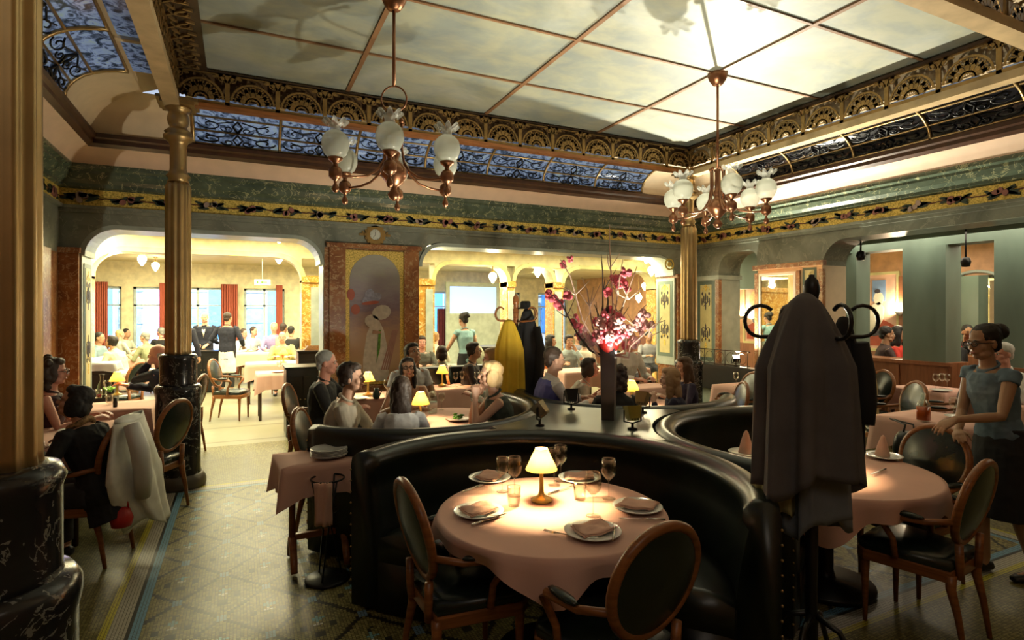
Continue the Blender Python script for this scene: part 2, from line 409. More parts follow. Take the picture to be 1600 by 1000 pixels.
bbk = MB(); bbk.bx(CX0-.08, CX1+.08, CY1-.07, CY1+.03, 3.825, 3.868); b = MB(); b.bx(CX0-.08, CX0+.06, -1.4, CY1, 3.791, 3.867); b.bx(CX1-.06, CX1+.08, -1.4, CY1, 3.791, 3.867); b.bx(CX0, CX1, CY0-.07, CY0+.07, 3.79, 3.868)
obj('trim_8', b, [bm_], kind='structure'); obj('trim_21', bbk, M['wood'], kind='structure')
b = MB(); b.bx(CX0-.12, CX1+.12, CY1+.08, CY1+.1, 3.98, 4.26); b.bx(CX0-.12, CX0-.1, CY0, CY1+.1, 3.98, 4.26); obj('trim_22', b, plain('brown_backing', (.16, .09, .04), .5), kind='structure'); b = MB(); b.bx(CX1+.1, CX1+.12, CY0, CY1+.1, 3.98, 4.26)
obj('trim_9', b, M['cream'], kind='structure')
# swept profile: coffer, glazed vault, dark cornice, cove, green cornice
def sweep(k, prof, s0=None, s1=None, n=1):
    T = side(k); g = []
    for (o, z) in prof:
        a = (CX0-o if k == 'back' else -2.4) if s0 is None else s0
        e = (CX1+o if k == 'back' else CY1+o) if s1 is None else s1
        g.append([T(a+(e-a)*i/n, o, z) for i in range(n+1)])
    return g
vp = [(.34+.5*sin(t), 3.68+.33*cos(t)) for t in [pi/2*k/8 for k in range(9)]]
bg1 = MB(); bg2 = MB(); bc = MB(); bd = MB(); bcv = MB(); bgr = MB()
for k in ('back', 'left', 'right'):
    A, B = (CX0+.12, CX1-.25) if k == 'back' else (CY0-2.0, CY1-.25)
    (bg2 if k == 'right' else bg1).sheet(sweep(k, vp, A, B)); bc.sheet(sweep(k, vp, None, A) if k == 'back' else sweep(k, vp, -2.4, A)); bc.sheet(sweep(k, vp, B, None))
    bc.sheet(sweep(k, [(.3, 4.0), (.34, 4.01)]), smooth=False); bc.sheet(sweep(k, [(.06, 4.0), (.12, 4.0)]), smooth=False)
    # coffer: glazed strip between crossbars
    bg1.sheet(sweep(k, [(.08, 4.012), (.36, 4.012)], A, B), smooth=False); bc.sheet(sweep(k, [(.06, 4.006), (.36, 4.006)], B-.02, None), smooth=False)
    s = A
    while s < B+.01:
        T = side(k); p = [T(s-.03, .1, 3.985), T(s+.03, .1, 3.985), T(s+.03, .32, 3.985), T(s-.03, .32, 3.985)]
        bc.add(p+[(x, y, z+.03) for x, y, z in p], [(0,1,2,3), (4,5,6,7), (0,1,5,4), (1,2,6,5), (2,3,7,6), (3,0,4,7)], False); s += .9
    bd.sheet(sweep(k, [(.84, 3.68), (.79, 3.665), (.79, 3.62), (.82, 3.6), (.82, 3.56), (.87, 3.53)]), smooth=False)
    bcv.sheet(sweep(k, [(.87, 3.53), (.95, 3.5), (1.01, 3.45), (1.05, 3.38)]))
    bgr.sheet(sweep(k, [(1.05, 3.38), (1.04, 3.36), (1.04, 3.33), (1.08, 3.31), (1.08, 3.28), (1.11, 3.22), (1.15, 3.18), (1.15, 3.14), (1.2, 3.12)]), smooth=False)
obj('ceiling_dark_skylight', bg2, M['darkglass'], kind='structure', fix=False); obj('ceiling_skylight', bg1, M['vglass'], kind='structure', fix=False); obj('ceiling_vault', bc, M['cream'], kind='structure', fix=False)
obj('trim_10', bd, M['darkwood'], kind='structure', fix=False); obj('trim_11', bcv, M['cove'], kind='structure', fix=False); obj('trim_12', bgr, M['greenmarble'], kind='structure', fix=False)
# vault glazing bars and iron scrollwork against the glass
b = MB(); bs = MB()
def vpt(k, s, t, dz=0): T = side(k); return T(s, .34+(.5-dz)*sin(t), 3.68+(.33-dz)*cos(t))
for k in ('back', 'left', 'right'):
    A, B = (CX0+.12, CX1-.25) if k == 'back' else (CY0-2.0, CY1-.25); n = 7; st = (B-A)/n
    for i in range(n+1):
        s = A+i*st; b.tube([vpt(k, s, pi/2*q/8, .008) for q in range(9)], .02, 5)
    for t in (.02, .62, 1.1, 1.54): b.tube([vpt(k, A, t, .006), vpt(k, B, t, .006)], .014, 5)
    for i in range(n):
        for row, (t0, t1) in enumerate(((.62, 1.1), (1.1, 1.54))):
            for e in (-1, 1):
                c = A+(i+.5)*st; tc = (t0+t1)/2; hh = (t1-t0)/2
                for (dx, rx, ry, dt) in ((.27, .13, .72, 0), (.1, .07, .5, .1)):
                    pts = []
                    for q in range(15):
                        a = q/14*4.6*pi/2; f = 1-q/14*.75
                        pts.append(vpt(k, c+e*(dx*st*1.15+rx*f*cos(a)), tc+dt+hh*ry*f*sin(a), .02))
                    bs.tube(pts, .011 if row else .008, 4)
                bs.tube([vpt(k, c, t0+.05, .02), vpt(k, c+e*.05, tc, .02), vpt(k, c, t1-.03, .02)], .014, 4)
                bs.tube([vpt(k, c+e*.04, t0+.06, .02), vpt(k, c+e*.22, tc-.05, .02), vpt(k, c+e*.33, t0+.08, .02)], .008, 4)
obj('trim_13', b, M['brass'], kind='structure', fix=False); obj('trim_14', bs, M['blackmetal'], kind='structure', fix=False)
# ceiling in front of the painted one (over the camera) and the unseen front wall
b = MB(); b.bx(CX0-.1, CX1+.1, -2.4, CY0-.05, 4.0, 4.05); obj('ceiling_front', b, M['cream'], kind='structure')
b = MB(); b.bx(WX0, 12, -2.6, -2.4, 0, 4.1); obj('wall_front', b, M['redmarble'], kind='structure')
# fascia with frieze all round, walls and arched openings
def corner(mb, T, u, zt, r, e, w0, w1):
    """spandrel filling the top corner of an opening; e=+1: opening lies towards +u"""
    poly = [(u, zt)]+[(u+e*(r-r*cos(a)), zt-r+r*sin(a)) for a in [pi/2*k/8 for k in range(9)]]
    mb.prism(poly, w0, w1, T)
TB = lambda u, v, w_: (u, WY1+w_, v); TR = lambda u, v, w_: (WX1+w_, u, v); TL = lambda u, v, w_: (WX0-w_, u, v)
def rect(mb, T, u0, u1, v0, v1, w0=0, w1=TH): mb.prism([(u0, v0), (u1, v0), (u1, v1), (u0, v1)], w0, w1, T)
HZ = 2.74
wb = MB(); rect(wb, TB, WX0, WX1, HZ, 2.93); rect(wb, TB, WX0, WX1, 3.12, 3.7)
corner(wb, TB, -1.62, HZ, .36, 1, 0, TH); corner(wb, TB, 1.0, HZ, .36, -1, 0, TH); corner(wb, TB, 2.28, HZ, .3, 1, 0, TH); corner(wb, TB, 6.95, HZ, .4, -1, 0, TH)
rect(wb, TB, WX0, -1.62, 2.45, HZ); rect(wb, TB, 1.0, 2.28, 2.6, HZ); rect(wb, TB, 6.95, WX1, 2.4, HZ)
wall_back = obj('wall_back', wb, M['greymarble'], kind='structure')
b = MB(); rect(b, TB, 1.06, 1.27, 0, 2.6, -.03); rect(b, TB, 2.06, 2.26, 0, 2.6, -.03); rect(b, TB, 1.27, 2.06, 0, .75, -.02); rect(b, TB, 1.02, 2.3, 2.6, 2.66, -.07, 0); rect(b, TB, 1.0, 1.06, 0, 2.6, 0); rect(b, TB, 1.27, 2.06, 0, 2.6, .02); rect(b, TB, 2.26, 2.28, 0, 2.6, 0)
rect(b, TB, WX0, -1.62, 0, 2.4, -.03); rect(b, TB, WX0, -1.6, 2.4, 2.46, -.07, 0); rect(b, TB, 6.97, WX1, 0, 2.35, -.03); rect(b, TB, 6.93, WX1, 2.35, 2.41, -.06)
obj('pilaster', b, M['redmarble'], wall_back)
b = MB(); rect(b, TB, -1.62, -1.6, 0, 2.45, .03, TH); rect(b, TB, .99, 1.0, 0, 2.5, .03, TH); rect(b, TB, 6.93, 6.97, .8, 2.35, .02, TH)
for (u0, u1, r) in ((-1.62, 1.0, .36), (2.28, 6.95, .35)):   # pale rounded lining of the openings
    pts = [(u0+.0, 2.74-r)]; 
    for e, uu in ((1, u0), (-1, u1)):
        poly = [(uu+e*(r-(r)*cos(a)), HZ-r+r*sin(a)) for a in [pi/2*k/8 for k in range(9)]]
        pol2 = [(uu+e*(r-(r-.05)*cos(a)), HZ-r+(r-.05)*sin(a)) for a in [pi/2*k/8 for k in range(9)]]
        for q in range(8): b.prism([poly[q], poly[q+1], pol2[q+1], pol2[q]], .01, TH-.01, TB)
    rect(b, TB, u0+r, u1-r, HZ-.05, HZ, .01, TH-.01)
obj('door_lining', b, M['silver'], wall_back)
wr = MB(); rect(wr, TR, -2.4, WY1+TH, HZ, 2.93); rect(wr, TR, -2.4, WY1+TH, 3.12, 3.7)
rect(wr, TR, 7.2, WY1+TH, 2.35, HZ); rect(wr, TR, 5.28, 6.4, 2.45, HZ); corner(wr, TR, 7.2, HZ, .3, -1, 0, TH); corner(wr, TR, 6.4, HZ, .18, 1, 0, TH); corner(wr, TR, 5.28, HZ, .34, -1, 0, TH)
wall_right = obj('wall_right', wr, M['greymarble'], kind='structure')
b = MB(); rect(b, TR, 7.2, WY1+TH, 0, 2.35, -.02); rect(b, TR, 7.15, WY1, 2.3, 2.37, -.05); rect(b, TR, 6.4, 7.2, 0, .82, 0, .3)
obj('pilaster', b, M['silver'], wall_right)
b = MB(); [rect(b, TR, u0, u1, .8, 2.35, -.035, .03) for u0, u1 in ((7.16, 7.24), (7.7, 7.8), (6.36, 6.42), (5.26, 5.32), (5.62, 5.68))]; rect(b, TR, 5.24, 6.44, 2.4, 2.47, -.06, .02)
obj('marble_edging', b, M['redmarble'], wall_right)
b = MB(); rect(b, TR, 5.66, 6.38, 0, 2.4, -.01); rect(b, TR, 5.28, 5.66, 0, 2.4, -.015)
obj('pier', b, M['cream'], wall_right)
b = MB(); rect(b, TR, 5.5, WY1, .80, .86, -.22, .02); rect(b, TR, 5.5, WY1, .45, .8, -.2, -.02); obj('bench_ledge', b, M['blackwood'], wall_right)
b = MB(); rect(b, TR, 6.42, 7.2, .1, .8, -.01, .0); obj('teal_panel', b, M['teal'], wall_right)
# painted ornament panels: yellow field, green ring, dark and gold motifs
def ornament(T, u0, u1, v0, v1, parent, e=1):
    b = MB(); rect(b, T, u0, u1, v0, v1, -.004*e, 0); obj('painted_panel', b, M['teal'], parent)
    b = MB(); m_ = (u1-u0)*.16; rect(b, T, u0+m_, u1-m_, v0+m_, v1-m_, -.008*e, 0); obj('painted_field', b, M['yellowpaint'], parent)
    b = MB(); c = (u0+u1)/2; q = (u1-u0); Tz = T
    b.m = 0
    for cy, s in ((v1-(v1-v0)*.2, 1), (v0+(v1-v0)*.3, -1)):
        for i in range(-2, 3):
            blob(b, c+i*q*.11, cy-s*abs(i)*.04, pi/2, .07, q*.035, T, -.012*e, -.007*e)
        blob(b, c, cy-s*.14, pi/2, .09, q*.03, T, -.012*e, -.007*e)
        for ee in (-1, 1): arcbar(b, c+ee*q*.14, cy-s*.12, q*.1, 0, 4.5, q*.03, T, -.012*e, -.007*e, 8); blob(b, c+ee*q*.2, cy+s*.06, 0, q*.05, .03, T, -.012*e, -.007*e)
        b.m = 1; blob(b, c, cy+s*.16, pi/2, .06, q*.07, T, -.012*e, -.007*e, 12); arcbar(b, c, cy+s*.1, q*.22, .2, pi-.2, q*.04, T, -.012*e, -.007*e, 8); b.m = 0
    obj('painted_motif', b, [plain('dark_blue_paint', (.03, .04, .06), .5) if 'dbp' not in M else M['dbp'], M['gold']], parent)
M['dbp'] = plain('dark_motif_paint', (.05, .04, .05), .5)
TJ = lambda u, v, w_: (6.93+w_, WY1+u, v)
ornament(TJ, .06, .46, .95, 2.3, wall_back)
ornament(lambda u, v, w_: (WX1-.02+w_, u, v), 7.27, 7.66, .9, 2.28, wall_right)
ornament(lambda u, v, w_: (WX1-.02+w_, u, v), 5.36, 5.58, .9, 2.38, wall_right)
ornament(lambda u, v, w_: (-1.595-w_, WY1+u, v), .1, .42, .8, 2.3, wall_back)
# painted medallion in the spandrel of the wide opening
b = MB(); arcbar(b, 6.8, 2.58, .09, 0, 2*pi, .025, TB, -.012, 0, 14); blob(b, 6.8, 2.58, 0, .045, .045, TB, -.014, 0, 12)
obj('spandrel_medallion', b, M['gold'], wall_back)
wl = MB(); rect(wl, TL, -2.4, WY1+TH, 2.4, 2.93, 0, .2); rect(wl, TL, -2.4, WY1+TH, 3.12, 3.7, 0, .2)
wall_left = obj('wall_left', wl, M['greymarble'], kind='structure')
b = MB(); rect(b, TL, -2.4, WY1+TH, 0, 2.4, -.0, .2); rect(b, TL, 6.9, 7.3, 0, 2.4, -.05); obj('marble_panel', b, M['redmarble'], wall_left)
# gold frieze with garland of leaves and fruit
b = MB(); rect(b, TB, WX0, WX1, 2.93, 3.12, -.01, .1); rect(b, TR, -2.4, WY1, 2.93, 3.12, -.01, .1); rect(b, TL, -2.4, WY1, 2.93, 3.12, -.01, .1); obj('trim_15', b, M['gold'], kind='structure')
b = MB(); rect(b, TB, WX0, WX1, 2.9, 2.935, -.05, 0); rect(b, TR, -2.4, WY1, 2.9, 2.935, -.05, 0); rect(b, TL, -2.4, WY1, 2.9, 2.935, -.05, 0); rect(b, TB, WX0, WX1, 2.86, 2.9, -.03, 0); rect(b, TR, -2.4, WY1, 2.86, 2.9, -.03, 0)
obj('trim_16', b, M['greymarble'], kind='structure')
def garland(T, s0, s1, num):
    b = MB(); rg = random.Random(num); zc = 3.025; s = s0+.2
    b.m = 2; u = s0
    while u < s1: blob(b, u+.03, zc+.008*sin(u*9), .1*sin(u*14), .045, .007, T, -.022, -.009, 6); u += .07
    i = 0
    while s < s1-.1:
        b.m = 0
        for q in range(9):
            a = rg.uniform(-.7, .7)+(0 if q % 2 else pi); L = rg.uniform(.05, .08); e = rg.uniform(.05, .13)*(1 if q % 2 else -1)
            blob(b, s+e, zc+rg.uniform(-.03, .03)+sin(a)*.02, a, L, .016, T, -.026, -.009, 8)
        b.m = 1 if i % 3 else 3
        for q in range(3 if i % 2 else 5): blob(b, s+rg.uniform(-.055, .055), zc+rg.uniform(-.035, .03), rg.uniform(0, 3), .036, .028, T, -.035, -.009, 10)
        s += .43; i += 1
    obj('trim_%d' % num, b, [M['garleaf'], M['garfruit'], M['garstem'], M['garfruit2']], kind='structure')
M['garleaf'] = plain('garland_leaf', (.03, .05, .035), .5, var=.4, scale=20); M['garfruit'] = plain('garland_fruit', (.30, .12, .10), .5, var=.3); M['garfruit2'] = plain('garland_blossom', (.4, .3, .26), .5); M['garstem'] = plain('garland_stem', (.12, .03, .02), .5)
garland(TB, WX0, WX1, 17); garland(TR, 0, WY1, 18); garland(TL, 3, WY1, 19)

# ---------------- rooms beyond ----------------
b = MB(); b.bx(-8, WX1+TH+.01, WY1+.01, 18, 3.05, 3.15); b.bx(WX1+TH, 14, -2.6, 18, 2.9, 3.1)
obj('ceiling_back', b, plain('yellow_cream_ceiling', (.72, .62, .36), .6, var=.06), kind='structure')
b = MB(); b.bx(-2.5, 7.5, 9.15, 9.35, 2.9, 3.04); b.bx(-2.5, 9, 8.6, 8.66, 3.0, 3.04); b.bx(-2.5, 9, 12.3, 12.5, 2.92, 3.04); obj('trim_20', b, M['wood'], kind='structure')
b = MB(); b.bx(-5.2, -5, 8.3, 18, 0, 3.05); obj('wall_back_left', b, plain('yellow_wall', (.6, .5, .25), .5), kind='structure')
# second arcade
Y2 = 10.5; TA = lambda u, v, w_: (u, Y2+w_, v)
ar = MB(); AZ = 2.68; AR = [(-2.05, .97, .38), (3.38, 4.92, .32), (5.1, 6.0, .3), (6.25, 8.75, .4), (9.2, 11, .3)]
rect(ar, TA, -5, 12, AZ, 3.05, 0, .35); us = [-5]+[q for a in AR for q in a[:2]]+[12]
for (u0, u1, r) in AR: corner(ar, TA, u0, AZ, r, 1, 0, .35); corner(ar, TA, u1, AZ, r, -1, 0, .35)
wa = obj('wall_arcade', ar, plain('pale_yellow_paint', (.66, .6, .34), .5), kind='structure')
b = MB(); b2 = MB(); b3 = MB()
for (u0, u1, r) in AR:   # raised mesh-pattern moulding round each arch
    for e, uu in ((1, u0), (-1, u1)):
        for q in range(8):
            a0, a1 = pi/2*q/8, pi/2*(q+1)/8
            P_ = lambda a, rr: (uu+e*(r-rr*cos(a)), AZ-r+rr*sin(a))
            b.prism([P_(a0, r+.07), P_(a1, r+.07), P_(a1, r-.01), P_(a0, r-.01)], -.03, .0, TA)
    rect(b, TA, u0+r, u1-r, AZ-.0, AZ+.08, -.03, 0)
for i in range(0, len(us), 2):
    u0, u1 = us[i], us[i+1]; rect(b2, TA, u0, u1, 0, AZ-.3, 0, .35); rect(b2, TA, u0+.0, u1-.0, AZ-.42, AZ-.32, -.05, .38)
    b3_ = min(u1, u0+2)
obj('arch_moulding', b, plain('gilt_yellow', (.62, .58, .24), .4), wa); obj('arcade_pier', b2, M['orangemarble'], wa)
b = MB()
for u0, u1 in ((1.12, 1.28), (4.94, 5.08), (6.03, 6.2), (8.85, 9.1), (3.2, 3.34)): rect(b, TA, u0, u1, .3, AZ-.5, -.03, 0)
obj('pier_panel', b, M['silver'], wa)
b = MB()
for u0, u1, r in AR[1:4]: rect(b, TA, u0+r*.6, u1-r*.6, AZ-.02, AZ+.0, -.0, .3)
# window wall at the far side
Y3 = 17.5; TW = lambda u, v, w_: (u, Y3+w_, v)
WIN = [(-4.7, -2.75), (-2.5, -.3), (.1, 1.15), (2.2, 3.6), (4.7, 7.0), (7.6, 8.7), (9.4, 10.6)]
b = MB(); rect(b, TW, -5, 14, 2.4, 3.05, 0, .3); e = -5
for (a, c) in WIN: rect(b, TW, e, a, 0, 2.4, 0, .3); rect(b, TW, a, c, 0, .35, 0, .3); e = c
rect(b, TW, e, 14, 0, 2.4, 0, .3); wf = obj('wall_far', b, plain('pale_cream_wall', (.66, .6, .4), .5), kind='structure')
for i, (a, c) in enumerate(WIN):
    b = MB(); rect(b, TW, a, a+.06, .35, 2.4, .1, .18); rect(b, TW, c-.06, c, .35, 2.4, .1, .18); rect(b, TW, a, c, .35, .42, .1, .18); rect(b, TW, a, c, 2.34, 2.4, .1, .18); rect(b, TW, a, c, 1.9, 1.94, .1, .16)
    k = max(1, int((c-a)/.8)); 
    for q in range(1, k+1): u = a+(c-a)*q/(k+1); rect(b, TW, u-.03, u+.03, .35, 2.4, .1, .17)
    wn = obj('window_%d' % (i+1), b, plain('pale_blue_window_frame', (.45, .55, .6), .4), kind='structure')
    b = MB(); rect(b, TW, a+.03, c-.03, .4, 2.37, .13, .135); obj('window_pane', b, M['glass'], wn)
# the street front seen through the windows
b = MB(); b.bx(-10, 16, 25, 25.3, 0, 7); sf = obj('street_building', b, plain('pale_stone', (.7, .74, .78), .7), kind='structure')
bb = MB(); bp = MB(); bd_ = MB()
x = -9.5; i = 0
while x < 14:
    (bb if i % 3 else bp).bx(x, x+1.1, 24.9, 25.0, .7, 3.6); bd_.bx(x+1.2, x+1.3, 24.86, 25, 0, 6); bd_.bx(x+1.35, x+2.0, 24.92, 25, .5, 2.2)
    for zz in (1.3, 1.9, 2.5): bd_.bx(x+1.3, x+2.05, 24.88, 25, zz, zz+.05)
    x += 2.1; i += 1
obj('shopfront_panel', bb, plain('blue_poster', (.08, .3, .75), .5), sf); obj('shopfront_poster', bp, plain('violet_poster', (.4, .25, .6), .5), sf); obj('shopfront_frame', bd_, plain('blue_grey_frame', (.15, .3, .38), .5), sf)
# side room on the right: low dividing wall, teal piers and beam, mural wall
b = MB(); b.bx(9.0, 9.35, 5.88, 6.35, 0, 2.7); b.bx(9.0, 9.35, 4.57, 5.17, 1.02, 2.7); b.bx(9.0, 9.35, 3.35, 4.02, 1.02, 2.7); b.bx(9.0, 9.35, -2.4, 2.3, 1.02, 2.7); b.bx(9.0, 9.35, -2.4, 8.3, 2.7, 2.9); b.bx(8.96, 9.0, 4.57, 4.7, 1.02, 2.7)
b.bx(7.9, 9.0, 5.95, 6.25, 2.7, 2.9); b.bx(9.0, 9.35, 6.35, 8.3, 2.2, 2.7)
wsr = obj('wall_side_room', b, M['teal'], kind='structure')
b = MB(); b.bx(8.98, 9.37, -2.4, 4.1, 0, .98); b.bx(8.98, 9.37, 4.5, 5.88, 0, .98); b.bx(8.94, 9.4, 4.5, 5.9, .98, 1.03); b.bx(8.94, 9.4, -2.4, 4.1, .98, 1.03)
for y in (1, 1.6, 2.2, 2.8, 3.4, 4.55, 5.2): b.bx(8.955, 8.98, y, y+.06, .1, .95)
obj('wainscot', b, M['panelwood'], wsr)
b = MB(); b.bx(11, 11.2, -2.4, 18, 0, 2.95); wsf = obj('wall_side_far', b, plain('pink_orange_wall', (.62, .34, .18), .5), kind='structure')
b = MB(); b.bx(10.95, 11, -2.4, 18, 0, 1.0); b.bx(10.93, 11, 5.9, 6.35, 1.0, 2.4); obj('wainscot', b, M['panelwood'], wsf)
# ---------------- columns ----------------
def column(x, y, label):
    t = thing('column', label, 'column', (x, y, 0), 0, None); t['kind'] = 'thing'
    b = MB(); b.lathe([(.245, 0), (.25, .02), (.25, .07), (.235, .1), (.215, .13)], 32); obj('base_ring', b, plain('dark_brown_stone', (.09, .075, .055), .4), t)
    b = MB(); b.lathe([(.215, .1), (.205, .14), (.2, .18), (.2, .9), (.21, .95), (.21, .99), (.19, 1.02)], 8*4); b.box((0, 0, .56), (.0, .0, .0)); obj('stone_drum', b, M['blackmarble'], t)
    b = MB(); b.lathe([(.17, 1.0), (.165, 1.04), (.165, 1.26), (.175, 1.29), (.16, 1.32), (.13, 1.33)], 32); obj('stone_shaft', b, M['blackmarble'], t)
    b = MB(); b.lathe([(.125, 1.31), (.12, 1.36), (.118, 2.9), (.118, 3.0), (.085, 3.06)], 72, flute=12, fl=.014); obj('fluted_shaft', b, M['brass'], t)
    b = MB(); b.lathe([(.1, 3.05), (.085, 3.08), (.11, 3.11), (.085, 3.14), (.075, 3.18), (.075, 3.42), (.09, 3.45), (.13, 3.48), (.135, 3.51), (.1, 3.53), (.125, 3.55), (.09, 3.58), (.075, 3.6), (.09, 3.63), (.1, 3.68), (.09, 3.73), (.08, 3.75), (.11, 3.77), (.12, 3.79), (.1, 3.8)], 28)
    b.box((0, 0, 3.815), (.3, .3, .03)); b.box((0, 0, 3.845), (.36, .36, .03)); obj('capital', b, M['brass'], t)
column(CX0+.04, CY1, 'brass fluted column on black marble plinth beside the tiled aisle')
column(CX1, CY1+.02, 'brass fluted column in far corner behind the woman in navy')
NC_ = at(-22, 1.53); column(NC_[0], NC_[1], 'huge near brass column cut by the left edge, black veined marble foot')
column(CX1, CY0, 'brass column carrying the front right corner of the openwork')
b = MB(); b.lathe([(.27, 0), (.27, .5), (.25, .55), (.23, .58)], 6); 
pb = obj('column_plinth', b, M['blackmarble'], None, (NC_[0], NC_[1], 0)); tag(pb, 'black marble block round the foot of the nearest column', 'plinth')
# ---------------- mural, clock, mirrors, paintings ----------------
def flat(T, mats_shapes, parent, name='painted_figure', w0=-.004, w1=0):
    for i, (m, fn) in enumerate(mats_shapes):
        b = MB(); fn(b, w0-.0015*i, w1-.0015*i); obj(name, b, m, parent)
t = thing('mural', 'tall arched mosaic mural of a woman in a white dress between red marble pilasters', 'mural', (0, 0, 0))
TM = lambda u, v, w_: (u, WY1+.0+w_, v)
b = MB(); rect(b, TM, 1.27, 2.06, .76, 2.58, 0, .018); obj('gold_surround', b, M['gold'], t)
mc = 1.665
def archpoly(r, z0, z1): return [(mc-r, z0), (mc+r, z0)]+[(mc+r*cos(a), z1-r+r*sin(a)) for a in [pi*k/20 for k in range(21)]]
def mural_bg():
    m = Mat('mural_landscape', .4); x, y, z = m.xyz(); n = m.noise(7, 4, .6, stretch=(1, 1, 2.4))
    zz = z+n*.5-.25
    c = m.ramp((zz-.8)/1.8, [(0, (.5, .35, .2)), (.35, (.45, .3, .2)), (.55, (.22, .15, .2)), (.68, (.3, .26, .3)), (.85, (.36, .35, .3)), (1, (.42, .42, .36))])
    m.col(c); return m.m
b = MB(); b.prism(archpoly(.34, .8, 2.53), -.006, 0, TM); obj('painted_landscape', b, mural_bg(), t)
def fig(b, w0, w1):
    b.prism([(1.5, .8), (1.84, .8), (1.86, 1.1), (1.78, 1.5), (1.72, 1.62), (1.62, 1.62), (1.55, 1.45), (1.5, 1.1)], w0-.004, w1-.004, TM)
    blob(b, 1.75, 1.74, .3, .13, .10, TM, w0-.005, w1-.004, 14); blob(b, 1.62, 1.62, -.4, .1, .09, TM, w0-.005, w1-.004, 12)
def rocks(b, w0, w1):
    for q in range(9): blob(b, 1.82+.05*sin(q*3), 1.3+.13*q, q, .08-.004*q, .04, TM, w0, w1, 9)
flat(TM, [(plain('mural_tree', (.26, .22, .2), .5, var=.4, scale=25), rocks), (plain('mural_dress', (.62, .58, .52), .5, var=.15, scale=18), fig),
  (plain('mural_hat', (.32, .33, .45), .5, var=.3, scale=30), lambda b, a, c: (blob(b, 1.62, 1.93, .35, .14, .07, TM, a-.006, c-.006, 12), blob(b, 1.58, 1.98, 1.2, .09, .06, TM, a-.007, c-.006))),
  (plain('mural_red', (.4, .1, .06), .5), lambda b, a, c: (blob(b, 1.6, 1.87, .12, .12, .025, TM, a-.006, c-.006, 12), blob(b, 1.4, 1.78, 0, .06, .07, TM, a-.004, c-.004, 14), blob(b, 1.34, 1.98, 0, .05, .08, TM, a-.004, c-.004, 14))),
  (M['green'], lambda b, a, c: b.prism([(1.71, 1.5), (1.74, 1.5), (1.73, 1.25), (1.68, 1.05), (1.69, 1.2)], a-.009, c-.009, TM)),
  (plain('mural_stripes', (.36, .2, .17), .5), lambda b, a, c: [b.prism([(1.74+.03*q, .95), (1.76+.03*q, .95), (1.92+.02*q, 1.5), (1.9+.02*q, 1.5)], a-.002, c-.002, TM) for q in range(4)]),
  (plain('mural_sleeve', (.5, .3, .2), .5), lambda b, a, c: b.prism([(1.62, 1.45), (1.74, 1.45), (1.74, 1.48), (1.63, 1.5)], a-.01, c-.01, TM))], t)
t = thing('wall_clock', 'small round white-faced clock in a scalloped gilt frame above the mural', 'clock', (1.66, WY1, 2.795))
TC = lambda u, v, w_: (u, w_, v)
b = MB()
for q in range(16): blob(b, .115*cos(2*pi*q/16), .115*sin(2*pi*q/16), 2*pi*q/16, .035, .026, TC, -.04, 0)
arcbar(b, 0, 0, .1, 0, 2*pi, .05, TC, -.05, 0, 24)
for e in (-1, 1): blob(b, e*.17, 0, 0, .05, .018, TC, -.02, 0); blob(b, e*.15, .02, e*.8, .04, .012, TC, -.02, 0)
obj('frame', b, plain('dark_gilt', (.32, .2, .06), .4, .5), t)
b = MB(); blob(b, 0, 0, 0, .08, .08, TC, -.035, -.01, 24); obj('dial', b, plain('clock_dial', (.62, .63, .55), .4), t)
b = MB()
for q in range(12): blob(b, .066*sin(2*pi*q/12), .066*cos(2*pi*q/12), pi/2-2*pi*q/12, .007, .002, TC, -.037, -.034, 4)
blob(b, 0, .02, pi/2, .028, .003, TC, -.038, -.035, 6); blob(b, -.015, -.02, .9, .035, .0025, TC, -.038, -.035, 6); obj('hands', b, M['blackmetal'], t)
t = thing('wall_mirror', 'tall mirror in a pale frame on the pier behind the coat rack', 'mirror', (WX1-.012, 6.02, 0))
b = MB(); b.bx(-.002, 0, -.29, .29, 1.0, 2.3); obj('mirror_pane', b, M['mirror'], t)
b = MB(); b.bx(-.02, 0, -.33, -.29, .95, 2.34); b.bx(-.02, 0, .29, .33, .95, 2.34); b.bx(-.02, 0, -.29, .29, 2.3, 2.34); b.bx(-.02, 0, -.29, .29, .95, 1.0); obj('frame', b, M['cream'], t)
t = thing('wall_mirror', 'arch-topped mirror on the side room wall above the waitress', 'mirror', (10.99, 5.15, 0))
b = MB(); b.bx(-.01, 0, -.4, .4, 1.05, 2.35); obj('mirror_pane', b, M['mirror'], t)
b = MB(); b.bx(-.03, 0, -.45, -.4, 1.0, 2.2); b.bx(-.03, 0, .4, .45, 1.0, 2.2); b.tube([(-.015, .43*cos(a), 2.12+.3*sin(a)) for a in [pi*k/16 for k in range(17)]], .025, 6); obj('frame', b, M['silver'], t)
